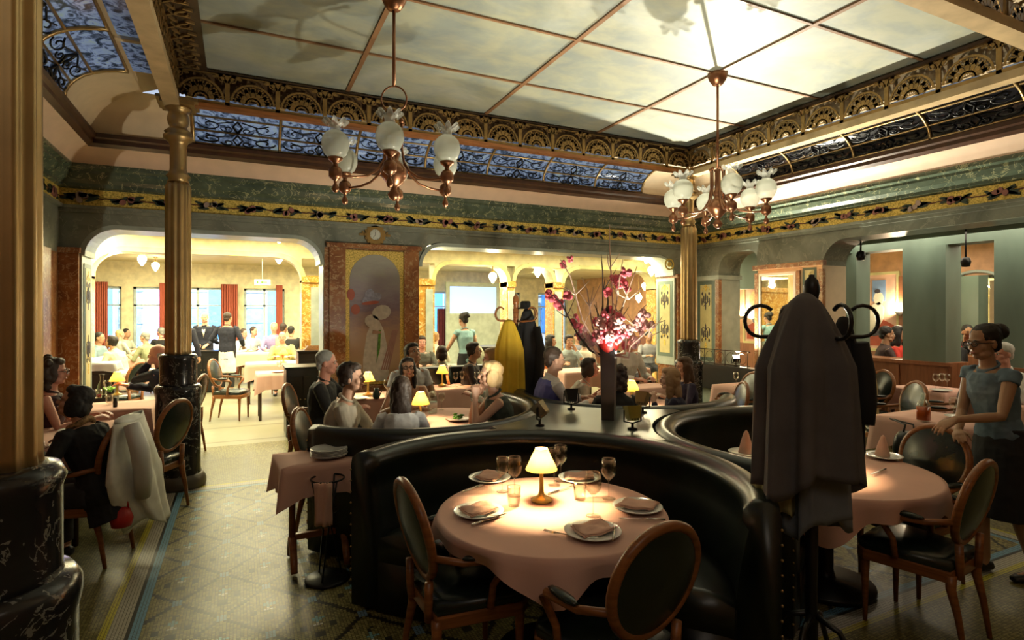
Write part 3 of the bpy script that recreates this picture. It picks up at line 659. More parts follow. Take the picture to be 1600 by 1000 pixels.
def painting(cx_, cy_, label, s=1):
    t = thing('wall_painting', label, 'painting', (cx_, cy_, 0)); T = lambda u, v, w_: (w_, u, v)
    b = MB(); b.bx(-.02, 0, -.55, .55, 1.05, 2.45); obj('painted_panel', b, M['mp1'], t)
    def A(bb, a, c): blob(bb, .22, 2.05, .4, .2, .22, T, a-.02, c-.02, 14); blob(bb, .1, 1.75, .2, .18, .28, T, a-.02, c-.02, 14)
    def Bq(bb, a, c): bb.prism([(-.5, 1.1), (.5, 1.1), (.5, 1.4), (.2, 1.55), (-.1, 1.42), (-.3, 1.6), (-.5, 1.5)], a-.02, c-.02, T)
    flat(T, [(M['mp2'], Bq), (M['mp3'], A), (M['mp4'], lambda bb, a, c: rect(bb, T, -.35, -.1, 1.95, 2.35, a-.02, c-.02)), (M['mp5'], lambda bb, a, c: (blob(bb, -.22, 2.0, 0, .1, .13, T, a-.02, c-.02), blob(bb, -.15, 1.65, .3, .16, .3, T, a-.02, c-.02))),
      (M['dbp'], lambda bb, a, c: (blob(bb, .2, 1.5, .5, .16, .07, T, a-.02, c-.02), blob(bb, -.2, 1.35, -.4, .14, .05, T, a-.02, c-.02), blob(bb, -.2, 2.14, 0, .06, .04, T, a-.022, c-.02)))], t)
    b = MB(); b.bx(-.04, 0, -.6, -.55, 1.0, 2.5); b.bx(-.04, 0, .55, .6, 1.0, 2.5); b.bx(-.04, 0, -.55, .55, 2.45, 2.5); b.bx(-.04, 0, -.55, .55, 1.0, 1.05); obj('frame', b, M['yellowpaint'], t)
M['mp1'] = plain('painting_pink', (.7, .42, .3), .5, var=.15); M['mp2'] = plain('painting_red', (.42, .07, .03), .5); M['mp3'] = plain('painting_orange', (.75, .45, .2), .5, var=.3, scale=20); M['mp4'] = plain('painting_blue', (.2, .3, .5), .5); M['mp5'] = plain('painting_white', (.72, .66, .52), .5)
painting(10.99, 6.95, 'pink and red figure painting beyond the teal pier, right of the coat rack')
painting(10.99, 9.35, 'red and pink figure painting seen through the narrow arch left of the mirror')
# wall sconces washing the side-room walls
def sconce(x, y, z, label, nx=-1, ny=0):
    t = thing('wall_sconce', label, 'wall lamp', (x, y, z)); b = MB(); b.lathe([(.015, -.08), (.05, -.04), (.09, 0), (.085, 0), (.05, -.03), (.0, -.06)], 16); obj('bowl', b, M['china'], t)
    b = MB(); b.bx(min(0, -nx*.1), max(0, -nx*.1), min(-.01, -ny*.1), max(.01, -ny*.1), -.06, -.04); obj('bracket', b, M['brass'], t)
    point('sconce_bulb', (0, 0, .04), 26, (1, .84, .55), .03, t)
sconce(10.87, 6.3, 1.75, 'white uplight bowl at the right edge of the side room painting')
sconce(10.87, 9.95, 1.65, 'glowing white uplight bowl beyond the narrow arch by the far column')
# rail with ironwork on the ledge
t = thing('ledge_railing', 'low iron scroll railing on the black ledge by the far column', 'railing', (WX1-.1, 0, .86)); b = MB()
b.tube([(0, 6.45, .25), (0, 7.75, .25)], .008, 6); b.tube([(0, 6.45, .02), (0, 7.75, .02)], .008, 6)
for q in range(6):
    y = 6.5+q*.23; b.tube([(0, y, 0), (0, y, .26)], .007, 5); b.tube([(0, y+.115+.09*cos(a), .13+.09*sin(a)) for a in [2*pi*k/12 for k in range(12)]], .005, 4, closed=True)
obj('ironwork', b, M['darkbronze'], t)

# ---------------- hanging lamps ----------------
def globe_lamp(x, y, z, label, watt=26, ceil=3.05, r=.085, grp='glowing globe lamps of the back room'):
    t = thing('globe_lamp', label, 'ceiling lamp', (x, y, z), 0)
    b = MB(); b.lathe([(.01, -r*1.6), (.03, -r*1.3), (r*.8, -r*.6), (r, 0), (r*.85, r*.6), (r*.4, r*.95), (r*.35, r)], 18); obj('globe', b, M['globe'], t)
    b = MB(); b.lathe([(r*.45, r*.95), (r*.45, r*1.2), (.012, r*1.5), (.012, ceil-z-.02), (.05, ceil-z-.015), (.05, ceil-z)], 12); obj('stem', b, M['brass'], t)
    if watt: point('globe_bulb', (0, 0, -.0-r*1.9), watt, (1, .85, .52), .08, t)
for px, py, d, s in ((137, 358, 8.2, 'far left, nearest the marble jamb'), (180, 380, 9.0, 'second from the left jamb'), (222, 405, 11.6, 'third from the left jamb, deep in the room'), (243, 415, 13.5, 'small one just left of the brass column'),
      (436, 366, 8.6, 'large bright one right of the brass column'), (436, 402, 11.6, 'dimmer one below the large bright one'), (667, 380, 8.5, 'just right of the mural pier'), (1010, 400, 10.4, 'at the right end of the wide opening'), (1018, 422, 12.5, 'lower one at the right end of the wide opening'),
      (770, 432, 11.6, 'small one in the first arch beyond the wide opening'), (840, 424, 12.6, 'small one in the narrow middle arch'), (998, 465, 15, 'small low one left of the painted jamb')):
    z = EYE-(py-HOR)*d/FPX; x, y = at(px, d); globe_lamp(x, y, z, 'glowing globe lamp, '+s, 22 if d < 12 else 10)
for x, y, s in ((9.8, 12.2, 'seen in the side room beyond the arch'),): globe_lamp(x, y, 2.45, 'glowing globe lamp, '+s, 18, 2.9)

def chandelier(x, y, a0, label):
    t = thing('chandelier', label, 'chandelier', (x, y, 4.24), 0)
    b = MB(); b.lathe([(.02, -.13), (.05, -.12), (.085, -.07), (.1, -.03), (.1, 0)], 40, flute=20, fl=.006); obj('ceiling_rose', b, M['copper'], t)
    b = MB(); b.tube([(0, 0, -.1), (0, 0, -.72 if a0 < .9 else -1.1)], .013, 10); 
    if a0 < .9:
        b.tube([(.1*cos(YAW)*sin(q), -.1*sin(YAW)*sin(q), -.82+.1*cos(q)) for q in [2*pi*k/28 for k in range(28)]], .007, 8, closed=True)
        b.tube([(0, 0, -.92), (0, 0, -1.25)], .012, 10)
    obj('rod', b, M['copper'], t)
    b = MB(); b.lathe([(.012, -1.62), (.035, -1.6), (.05, -1.57), (.03, -1.54), (.02, -1.52), (.05, -1.49), (.1, -1.43), (.105, -1.38), (.07, -1.33), (.035, -1.3), (.04, -1.27), (.05, -1.25), (.03, -1.22), (.018, -1.19), (.016, -1.05), (.03, -1.02), (.014, -1.0)], 24); obj('central_vase', b, M['copper'], t)
    for k in range(6):
        a = a0+2*pi*k/6; c, s = cos(a), sin(a)
        arm = MB(); pts = [(.07, -1.02), (.07, -1.2), (.09, -1.32), (.14, -1.4), (.22, -1.455), (.32, -1.48), (.46, -1.485)]
        arm.tube([(c*r, s*r, z) for r, z in pts], .0095, 8); arm.ell((c*.07, s*.07, -1.0), (.02, .02, .02)); 
        ao = obj('arm', arm, M['copper'], t)
        X0, Y0 = c*.47, s*.47
        cup = MB(); cup.lathe([(.0, -1.62), (.018, -1.61), (.026, -1.585), (.018, -1.56), (.01, -1.55), (.012, -1.53), (.035, -1.515), (.048, -1.5), (.048, -1.45), (.035, -1.43), (.018, -1.42), (.018, -1.4), (.05, -1.375), (.055, -1.36)], 20, (X0, Y0, 0)); obj('lamp_cup', cup, M['copper'], ao)
        gl = MB(); gl.lathe([(.045, -1.365), (.078, -1.335), (.098, -1.285), (.1, -1.25), (.09, -1.205), (.062, -1.175), (.042, -1.165), (.034, -1.16)], 24, (X0, Y0, 0))
        obj('glass_globe', gl, M['frost2'], ao)
        fr = MB(); n = 48; rings = []
        for (r, z) in ((.038, -1.165), (.036, -1.14), (.045, -1.115), (.066, -1.09), (.08, -1.095), (.084, -1.11)):
            rings.append([(X0+(r*(1+(.22 if r > .045 else 0)*cos(7*2*pi*q/n)))*cos(2*pi*q/n), Y0+(r*(1+(.22 if r > .045 else 0)*cos(7*2*pi*q/n)))*sin(2*pi*q/n), z+(.018*cos(7*2*pi*q/n) if r > .045 else 0)) for q in range(n)])
        fr.sheet(rings, closed=True); obj('frilled_rim', fr, M['frill'], ao)
def frost():
    m = bpy.data.materials.new('frosted_globe_glass'); m.use_nodes = True; t = m.node_tree; b = t.nodes['Principled BSDF']
    b.inputs['Base Color'].default_value = (.62, .64, .56, 1); b.inputs['Roughness'].default_value = .25
    tr = t.nodes.new('ShaderNodeBsdfTranslucent'); tr.inputs[0].default_value = (.8, .82, .72, 1); tp = t.nodes.new('ShaderNodeBsdfTransparent')
    m1 = t.nodes.new('ShaderNodeMixShader'); m1.inputs[0].default_value = .45; m2 = t.nodes.new('ShaderNodeMixShader'); m2.inputs[0].default_value = .32
    t.links.new(b.outputs[0], m1.inputs[1]); t.links.new(tr.outputs[0], m1.inputs[2]); t.links.new(m1.outputs[0], m2.inputs[1]); t.links.new(tp.outputs[0], m2.inputs[2]); t.links.new(m2.outputs[0], t.nodes['Material Output'].inputs[0]); return m
M['frost2'] = frost()
def thin(name, c, tr_, rough=.05):
    """thin clear glass: part transparent, part glossy"""
    m = bpy.data.materials.new(name); m.use_nodes = True; t = m.node_tree; b = t.nodes['Principled BSDF']; b.inputs['Base Color'].default_value = c4(c); b.inputs['Roughness'].default_value = rough
    tp = t.nodes.new('ShaderNodeBsdfTransparent'); tp.inputs[0].default_value = c4([min(1, v+.3) for v in c]); m2 = t.nodes.new('ShaderNodeMixShader'); m2.inputs[0].default_value = tr_
    t.links.new(b.outputs[0], m2.inputs[1]); t.links.new(tp.outputs[0], m2.inputs[2]); t.links.new(m2.outputs[0], t.nodes['Material Output'].inputs[0]); return m
M['frill'] = thin('frilled_clear_glass', (.8, .8, .75), .45)

def clear(name, tint, blend):
    m = bpy.data.materials.new(name); m.use_nodes = True; t = m.node_tree; lw = t.nodes.new('ShaderNodeLayerWeight'); lw.inputs[0].default_value = blend
    g = t.nodes.new('ShaderNodeBsdfGlossy'); g.inputs['Roughness'].default_value = .05; g.inputs[0].default_value = (.9, .88, .8, 1); tp = t.nodes.new('ShaderNodeBsdfTransparent'); tp.inputs[0].default_value = c4(tint)
    mx = t.nodes.new('ShaderNodeMixShader'); mu = t.nodes.new('ShaderNodeMath'); mu.operation = 'MULTIPLY'; mu.inputs[1].default_value = .55; t.links.new(lw.outputs[1], mu.inputs[0]); t.links.new(mu.outputs[0], mx.inputs[0]); t.links.new(tp.outputs[0], mx.inputs[1]); t.links.new(g.outputs[0], mx.inputs[2]); t.links.new(mx.outputs[0], t.nodes['Material Output'].inputs[0]); return m
M['glass'] = clear('thin_clear_glass', (.93, .93, .9), .35); M['bottle'] = clear('bottle_glass', (.85, .92, .88), .45)
chandelier(1.09, 4.42, .22, 'brass chandelier with six frosted globes hanging nearer, left of the room centre')
chandelier(4.5, 4.42, 1.05, 'brass chandelier with six frosted globes in front of the far right column')

# ---------------- booths and the island between them ----------------
RO, RT = 1.155, .92
CB = {1: (1.38, 2.6), 2: (3.65, 2.6), 3: (1.42, 4.98), 4: (3.68, 4.98)}
def booth(c, a0, a1, label):
    t = thing('curved_banquette', label, 'booth seat', (c[0], c[1], 0), 0)
    def sw(prof, n=44, closed=True, over=None, z_end=0):
        rings = []
        for i in range(n+1):
            f = i/n; a = R(a0+(a1-a0)*f); rings.append([(r*cos(a), r*sin(a), z) for r, z in prof])
        b = MB(); b.loft(rings); return b
    # back with rolled top
    back = [(RO-.005, .02), (RO, .5), (RO, RT-.08), (RO-.01, RT-.03), (RO-.05, RT), (RO-.11, RT-.005), (RO-.155, RT-.04), (RO-.16, RT-.09), (RO-.13, RT-.13), (RO-.15, .7), (RO-.175, .55), (RO-.19, .42), (RO-.19, .02)]
    obj('backrest', sw(back), M['leather'], t)
    seat = [(RO-.18, .3), (RO-.18, .43), (RO-.3, .47), (RO-.45, .475), (RO-.56, .46), (RO-.6, .42), (RO-.59, .34), (RO-.56, .3)]
    obj('seat', sw(seat), M['leather'], t)
    obj('plinth', sw([(RO-.18, .01), (RO-.18, .3), (RO-.53, .3), (RO-.53, .01)]), M['blackwood'], t)
    b = MB()
    for e in (a0, a1):   # brass nails along the end panel
        a = R(e); 
        for q in range(12): z = .1+q*.065; b.ell(((RO-.0)*cos(a), (RO-.0)*sin(a), z), (.007, .007, .007), 6, 4)
        obj('nail_trim', b, M['brass'], t); b = MB()
    return t
booth(CB[1], -52, 133, 'black leather curved banquette round the empty lamplit table in front')
booth(CB[2], 52, 208, 'black leather curved banquette behind the coats, at the right-hand table')
booth(CB[3], -148, 18, 'black leather curved banquette where the blonde woman sits')
booth(CB[4], 148, 318, 'black leather curved banquette where the man in the blue vest sits')
IC = (2.53, 3.79); poly = []
for k in range(180):
    a = 2*pi*k/180; r = .05
    while r < 1.0:
        p = (IC[0]+r*cos(a), IC[1]+r*sin(a))
        if any((p[0]-q[0])**2+(p[1]-q[1])**2 < (RO+.012)**2 for q in CB.values()): break
        r += .006
    r = min(r, .86); poly.append((IC[0]+r*cos(a), IC[1]+r*sin(a)))
t = thing('island_counter', 'grey counter island filling the space between the four booths', 'counter', (0, 0, 0))
b = MB(); b.prism(poly, .885, .905); obj('counter_top', b, M['counter'], t)
b = MB(); b.prism([(IC[0]+(x-IC[0])*.97, IC[1]+(y-IC[1])*.97) for x, y in poly], 0, .885); obj('counter_body', b, M['blackwood'], t)
# vase and flowers
VX, VY = at(951, 4.46)
t = thing('tall_vase', 'tall square dark grey vase standing on the island', 'vase', (VX, VY, .905), R(-45)); b = MB()
r0, r1, h = .048, .058, .60; pr = []
for r, z in ((r0, 0), (r1, h), (r1-.012, h), (r0-.01, .05)): pr.append([(sx*r, sy*r, z) for sx, sy in ((-1,-1), (1,-1), (1,1), (-1,1))])
b.loft(pr, smooth=False); obj('vase_body', b, plain('slate_grey_vase', (.05, .05, .055), .35), t)
FV = Vector((VX, VY, 0)); rg = random.Random(4)
t = thing('flower_arrangement', 'pink orchid blooms and pale bare branches standing in the tall grey vase', 'flowers', (VX, VY, .905)); FB = MB(); bt = MB(); fl = MB(); fl2 = MB()
right_ = Vector((CY, -SY, 0)); dep = Vector((SY, CY, 0))
def flower(c, r, mb):
    for q in range(5):
        a = 2*pi*q/5+rg.random(); n = Vector((rg.uniform(-.5, .5), -1, rg.uniform(-.3, .6))).normalized(); u = n.orthogonal().normalized(); v = n.cross(u)
        mb.ell(c+(u*cos(a)+v*sin(a))*r*.62, (r*.55, r*.55, r*.2), 8, 5, rot=n.to_track_quat('Z', 'Y').to_matrix())
    mb.ell(c, (r*.3,)*3, 6, 4)
br = [(-.48, 1.0), (-.33, .83), (-.2, 1.12), (-.05, 1.3), (.03, 1.55), (.1, 1.25), (.17, .98), (.3, .9), (.42, .78), (-.12, .9), (.22, 1.2), (-.38, 1.25), (.0, 1.0)]
for i, (dx, dz) in enumerate(br):
    e = right_*dx+dep*rg.uniform(-.15, .15)+Vector((0, 0, dz)); m_ = e*.45+Vector((rg.uniform(-.04, .04), 0, .12)); mb = bt if i % 3 == 0 else FB
    p0 = right_*dx*.12+Vector((0, 0, .5)); mb.tube([p0, p0.lerp(m_, .6)+right_*.02, m_+right_*rg.uniform(-.03, .03)+Vector((0, 0, .1)), e*.8+Vector((0, 0, .12)), e], [.011, .009, .007, .005, .003], 6)
    for q in range(3): 
        s_ = e*.7+Vector((0, 0, .1)); mb.tube([s_, s_+right_*rg.uniform(-.12, .12)+Vector((0, 0, rg.uniform(.05, .2)))], [.005, .002], 5)
obj('pale_branch', FB, plain('pale_branch', (.7, .5, .4), .6), t); obj('dark_twig', bt, plain('dark_twig', (.06, .04, .035), .6), t)
for (dx, dz, r) in ((-.42, .93, .05), (-.46, .98, .045), (-.38, .9, .05), (-.33, .97, .04), (-.24, .72, .04), (-.26, .78, .045), (-.23, .66, .04), (-.35, 1.22, .035), (-.31, 1.25, .03), (.09, 1.08, .055), (.12, 1.15, .045), (.05, 1.1, .045), (0, 1.0, .04), (.14, 1.04, .045),
                    (.02, .84, .05), (.08, .8, .045), (-.04, .8, .05)): flower(right_*dx+dep*rg.uniform(-.1, .1)+Vector((0, 0, dz)), r, fl)
for q in range(44):
    a = rg.uniform(0, 2*pi); rr = rg.uniform(.02, .17); z = rg.uniform(.6, .8)-rr*.2
    flower(right_*rr*cos(a)+dep*rr*sin(a)+Vector((0, 0, z)), rg.uniform(.035, .05), fl2 if q % 3 else fl)
for dx, dz in ((.24, .76), (.28, .82), (.25, .7), (-.2, .68), (.2, .6), (-.14, .62), (.31, .74)): flower(right_*dx+Vector((0, 0, dz)), .05, fl2)
obj('pink_blossom', fl, plain('pink_orchid', (.9, .16, .22), .5, var=.3, scale=20), t); obj('pale_pink_blossom', fl2, plain('pale_pink_orchid', (.95, .45, .45), .5, var=.35, scale=20), t)
RB = MB(); RB.ell((0, 0, .62), (.09, .09, .12)); obj('red_bloom', RB, M['red'], t)
# halogen spotlights on the island
M['lens'] = emit('halogen_lens', (1, .93, .78), 10)
def floodlight(k, label, col):
    c, v = beam_geo(k); x, y, z = UPL[k][:3]; rz = atan2(v.y, v.x)+pi/2; tilt = pi/2-math.asin(v.z)
    t = thing('halogen_spotlight', label, 'spotlight', (x, y, z), rz)
    b = MB(); b.lathe([(.035, 0), (.035, .012), (.01, .016), (.01, .05)], 16); b.tube([(-.065, 0, .14), (-.065, 0, .06), (0, 0, .045), (.065, 0, .06), (.065, 0, .14)], .006, 6); obj('bracket', b, M['blackmetal'], t)
    Mx = Matrix.Translation((0, 0, .13)) @ Matrix.Rotation(tilt, 4, 'X')
    b = MB(); b.add([(-.04, -.035, -.05), (.04, -.035, -.05), (.04, .035, -.05), (-.04, .035, -.05), (-.055, -.045, .04), (.055, -.045, .04), (.055, .045, .04), (-.055, .045, .04)], [(0,1,2,3), (0,1,5,4), (1,2,6,5), (2,3,7,6), (3,0,4,7)], False, Mx)
    for q in (-.03, -.01, .01, .03): b.box((q, 0, -.055), (.006, .07, .02), Mx)
    obj('housing', b, col, t)
    b = MB(); b.box((0, 0, .036), (.095, .075, .004), Mx); obj('lit_lens', b, M['lens'], t)
floodlight('left', 'silver spotlight at the left tip of the island beside the leather rim', M['steel'])
floodlight('front', 'black and yellow spotlight tilted up in front of the tall vase', plain('yellow_black_housing', (.3, .27, .05), .35))
floodlight('back', 'spotlight shining behind the arm of the man in the vest', M['blackmetal'])
floodlight('right', 'brass spotlight on the island right of the back booth lamp', M['brass'])
floodlight('ledge', 'black spotlight standing on the ledge by the iron railing', M['blackmetal'])

# ---------------- tables ----------------
def cloth_round(R0, h, drop, ph, lob=4):
    n = 128; g = []
    for (f, r) in ((0, 0.0), (0, .35), (0, .7), (0, .97), (0, 1.0)): g.append([((R0*r if r else .001)*cos(2*pi*k/n), (R0*r if r else .001)*sin(2*pi*k/n), h) for k in range(n)])
    for i in range(1, 9):
        f = i/8; row = []
        for k in range(n):
            a = 2*pi*k/n; dr = drop*(1+1.2*max(0, cos(lob*(a-ph)))**2); wv = .022*f*sin(12*a+1.3*sin(3*a))+.035*f*cos(lob*(a-ph))
            r = R0+.012*min(1, f*4)+wv; row.append((r*cos(a), r*sin(a), h-.004-dr*f))
        g.append(row)
    b = MB(); b.sheet(g, closed=True); return b
def cloth_rect(wx, wy, h, drop):
    n = 16; per = []
    def edge(p, q): return [(p[0]+(q[0]-p[0])*k/n, p[1]+(q[1]-p[1])*k/n) for k in range(n)]
    x, y = wx/2, wy/2; per = edge((-x, -y), (x, -y))+edge((x, -y), (x, y))+edge((x, y), (-x, y))+edge((-x, y), (-x, -y)); N = len(per)
    g = [[(px*s, py*s, h) for px, py in per] for s in (.001, .5, 1)]
    for i in range(1, 7):
        f = i/6; row = []
        for k, (px, py) in enumerate(per):
            q = min(k % n, n-k % n); cr = max(0, 1-q/4); L = sqrt(px*px+py*py); wv = .012*f*sin(k*1.7)+.05*f*cr
            row.append((px+px/L*wv, py+py/L*wv, h-.004-(drop*(1+.35*cr))*f))
        g.append(row)
    b = MB(); b.sheet(g, closed=True); return b
def table_frame(t, kind, wx, wy, h):
    if kind == 'round':
        b = MB(); b.lathe([(.28, .01), (.28, .04), (.06, .06), (.045, .12), (.045, h-.05)], 24); obj('pedestal', b, M['blackmetal'], t)
        b = MB(); b.lathe([(wx, h-.03), (wx, h-.006)], 40); obj('tabletop', b, M['darkwood'], t)
    else:
        b = MB(); b.box((0, 0, h-.018), (wx-.01, wy-.01, .022)); obj('tabletop', b, M['darkwood'], t)
        for sx in (-1, 1):
            for sy in (-1, 1): b = MB(); b.tube([(sx*(wx/2-.06), sy*(wy/2-.06), 0), (sx*(wx/2-.06), sy*(wy/2-.06), h-.03)], .022, 8); obj('leg', b, M['darkwood'], t)
def rtable(x, y, R0, label, clabel, ph=0, drop=.22, cm='cloth'):
    t = thing('round_table', label, 'table', (x, y, 0)); table_frame(t, 'round', R0-.02, 0, .745)
    c = obj('tablecloth', cloth_round(R0, .75, drop, ph), M[cm], None, (x, y, 0)); tag(c, clabel, 'tablecloth'); return t
def qtable(x, y, wx, wy, rz, label, clabel, drop=.25, cm='cloth', h=.745):
    t = thing('table', label, 'table', (x, y, 0), rz); table_frame(t, 'q', wx, wy, h)
    c = obj('tablecloth', cloth_rect(wx, wy, h+.005, drop), M[cm], None, (x, y, 0), rz); tag(c, clabel, 'tablecloth'); return t
T1 = at(862, 2.86); T2 = at(1290, 3.62); T3 = at(700, 5.35); T4 = at(1000, 6.05)
rtable(T1[0], T1[1], .57, 'round pedestal table inside the front booth', 'pink cloth on the front round table, laid for five', 1.05, .08)
rtable(T2[0], T2[1], .62, 'round pedestal table behind the hanging coats', 'pink cloth on the round table behind the hanging coats', .6, .12)
rtable(T3[0], T3[1], .56, 'round table shared by the four women', 'pink cloth on the table shared by the four women', .4, .12)
rtable(T4[0], T4[1], .55, 'round table in the booth of the man in the blue vest', 'pink cloth on the table before the woman in navy', .4, .12)

# ---------------- table lamp ----------------
def lamp(x, y, label, z=.755, watt=9, s=1):
    t = thing('table_lamp', label, 'table lamp', (x, y, z))
    b = MB(); b.lathe([(.058, 0), (.06, .008), (.04, .018), (.02, .028), (.013, .05), (.011, .12), (.011, .15), (.02, .16), (.02, .19), (.008, .2)], 8); obj('base', b, M['yellowlamp'], t)
    b = MB(); n = 36; b.sheet([[(r*cos(2*pi*k/n), r*sin(2*pi*k/n), zz) for k in range(n)] for r, zz in ((.084, .165), (.058, .22), (.032, .275))], closed=True); obj('lamp_shade', b, M['shade'], t)
    b = MB(); b.ell((0, 0, .246), (.013, .013, .018)); obj('bulb', b, M['bulb'], t)
    point('lamp_glow', (0, 0, .205), watt, (1, .72, .36), .015, t)
    return t
M['yellowlamp'] = plain('yellow_brass', (.75, .55, .15), .25, .3); M['bulb'] = emit('lamp_bulb', (1, .8, .45), 12)
lamp(*gp(846, 782, .755), 'small lamp with yellow shade lit on the front round table', watt=34)
lamp(*at(1262, 3.55), 'lit table lamp hidden behind the hanging coats', watt=22)
lamp(*at(657, 5.1), 'lit yellow table lamp between the women, right of the dark-haired back', watt=14)
lamp(*at(987, 5.95), 'lit yellow table lamp beside the woman in navy', watt=12)

# ---------------- chair ----------------
def chair_proto(label):
    t = thing('oval_back_chair', label, 'chair', (0, 0, 0))
    tilt = R(-13); B = Matrix.Translation((0, -.235, .755)) @ Matrix.Rotation(-tilt*1, 4, 'X')
    b = MB(); n = 40; pr = [(.212*cos(2*pi*k/n)*(1+.06*sin(2*pi*k/n)), 0, .222*sin(2*pi*k/n)) for k in range(n)]
    b.tube([B @ Vector(p) for p in pr], .021, 8, closed=True); obj('back_frame', b, M['wood'], t)
    for e, nm in ((1, 'backrest'), (-1, 'back_panel')):
        b = MB(); g = []
        for r in (1, .97, .8, .5, .01): g.append([B @ Vector((.205*r*cos(2*pi*k/n), e*(.012+.028*(1-r*r)), .215*r*sin(2*pi*k/n))) for k in range(n)])
        b.sheet(g, closed=True); obj(nm, b, M['greenleather'], t)
    b = MB()
    sx = [(-.19, -.2), (.19, -.2), (.24, .2), (.2, .25), (0, .27), (-.2, .25), (-.24, .2)]
    b.prism(sx, .36, .42); obj('seat_rail', b, M['wood'], t, bevel=.008)
    b = MB(); cg = []
    for (s_, z) in ((1, .42), (1.02, .445), (.97, .47), (.7, .487), (.01, .49)): cg.append([(x*s_*.96, y*s_*.96, z) for x, y in sx])
    b.sheet(cg, closed=True); obj('seat', b, M['greenleather'], t)
    for x, y in ((-.19, .21), (.19, .21), (-.17, -.19), (.17, -.19)):
        b = MB(); bk = -.06 if y < 0 else 0
        b.tube([(x, y+bk, 0), (x, y+bk*.5, .2), (x, y, .33), (x, y, .4)], [.012, .018, .024, .027], 8); obj('leg', b, M['wood'], t)
    for e in (-1, 1): b = MB(); b.tube([(e*.12, -.21, .38), (e*.13, -.215, .44), (e*.14, -.215, .56)], .02, 8); obj('back_post', b, M['wood'], t)
    for e in (-1, 1):
        b = MB(); b.tube([(e*.19, -.235, .69), (e*.255, -.1, .665), (e*.265, .08, .655), (e*.26, .11, .63), (e*.24, .05, .53), (e*.235, .04, .43)], [.016, .017, .019, .018, .016, .018], 8)
        ar_ = obj('arm', b, M['wood'], t); b = MB(); b.ell((e*.262, -.02, .685), (.025, .09, .016), 10, 6); obj('arm_pad', b, M['greenleather'], ar_)
    return t
CH = chair_proto('oval-backed armchair with orange-brown frame, left of the front table')
CH.location = (*at(722, 2.72), 0); CH.rotation_euler.z = R(2-90)
def chair(x, y, face, label): return dup(CH, (x, y, 0), R(face-90), label)
# face: direction the sitter looks, degrees from +x
chair(*at(955, 2.29), 97, 'nearest oval-backed armchair, seen from behind in the dark foreground')
chair(3.42, 1.86, 98, 'dark oval-backed armchair in shadow by the waitress at lower right')
chair(*at(1422, 3.72), 176, 'oval-backed chair the waitress rests her hand on')
# ---------------- people ----------------
_mc = {}
def cmat(prefix, c, rough=.8, bump=.25, bs=45, var=.14, scale=9):
    k = (prefix, tuple(c)); 
    if k not in _mc: _mc[k] = plain(prefix, c, rough, var=var, scale=scale, bump=bump, bscale=bs)
    return _mc[k]
SKIN = {'fair': (.66, .38, .26), 'tan': (.5, .27, .16), 'pink': (.7, .33, .24), 'olive': (.42, .24, .14), 'dark': (.3, .15, .09)}
HAIR = {'black': (.012, .009, .008), 'brown': (.09, .045, .02), 'blonde': (.62, .42, .2), 'grey': (.3, .3, .28), 'white': (.6, .58, .52), 'sandy': (.34, .2, .09), 'dkbrown': (.035, .02, .013)}
def ring(c, hw, hd, ax, ay, n=16, p=.85):
    o = []
    for k in range(n):
        a = 2*pi*k/n; ca, sa = cos(a), sin(a)
        o.append(c+ax*(hw*math.copysign(abs(ca)**p, ca))+ay*(hd*math.copysign(abs(sa)**p, sa)))
    return o
def ik(S, T, L1, L2, pole):
    d = T-S; D = d.length
    if D > (L1+L2)*.985: T = S+d.normalized()*(L1+L2)*.985; d = T-S; D = d.length
    if D < .12: D = .12; T = S+d.normalized()*.12; d = T-S
    a = (L1*L1-L2*L2+D*D)/(2*D); h = sqrt(max(0, L1*L1-a*a)); dn = d.normalized()
    p = pole-dn*pole.dot(dn); p = p.normalized() if p.length > 1e-4 else Vector((0, 0, -1))
    return S+dn*a+p*h, T
def hand(mb, Wp, d, nrm, side, curl=.5, k=1.0):
    """palm and five fingers; d: pointing direction, nrm: palm normal, side: +1 right hand"""
    d = d.normalized(); nrm = (nrm-d*nrm.dot(d)).normalized(); ac = d.cross(nrm).normalized()*side
    mb.loft([ring(Wp+d*t, w_, h_, ac, nrm, 10) for t, w_, h_ in ((-.02, .026, .021), (.015, .030, .018), (.05, .040, .016), (.085, .042, .014), (.095, .036, .010))])
    for i, (o, L) in enumerate(((.031, .072), (.0105, .080), (-.0105, .074), (-.031, .058))):
        p = Wp+d*.082+ac*o; pts = [p-d*.02, p]; dd = d+ac*o*1.2; dd.normalize(); a = 0
        for seg in (.42, .32, .26):
            a += curl*(.55+.08*i); v = dd*cos(a)+nrm*sin(a); p = p+v*L*seg; pts.append(p)
        r = .0085*k; mb.tube(pts, [r, r, r*.95, r*.88, r*.7], 7); mb.ell(pts[-1], (r*.7,)*3, 6, 4)
    p = Wp+d*.03+ac*.026; q1 = p+(ac*.7+d*.6+nrm*.3).normalized()*.035; q2 = q1+(ac*.25+d*.8+nrm*.45).normalized()*.03; q3 = q2+(d*.8+nrm*.5-ac*.1).normalized()*.022
    r = .0105*k; mb.tube([p-ac*.012, p, q1, q2, q3], [r, r*1.05, r, r*.9, r*.7], 7); mb.ell(q3, (r*.7,)*3, 6, 4)
def remesh(o, v, sm=2, fold=0, fs=.12):
    m = o.modifiers.new('r', 'REMESH'); m.mode = 'VOXEL'; m.voxel_size = v; m.use_smooth_shade = True
    if fold:
        t = bpy.data.textures.get('folds%g' % fs)
        if not t: t = bpy.data.textures.new('folds%g' % fs, 'CLOUDS'); t.noise_scale = fs; t.noise_depth = 2
        d = o.modifiers.new('d', 'DISPLACE'); d.texture = t; d.strength = fold; d.mid_level = .5; d.texture_coords = 'LOCAL'
    s = o.modifiers.new('s', 'SMOOTH'); s.factor = .5; s.iterations = sm
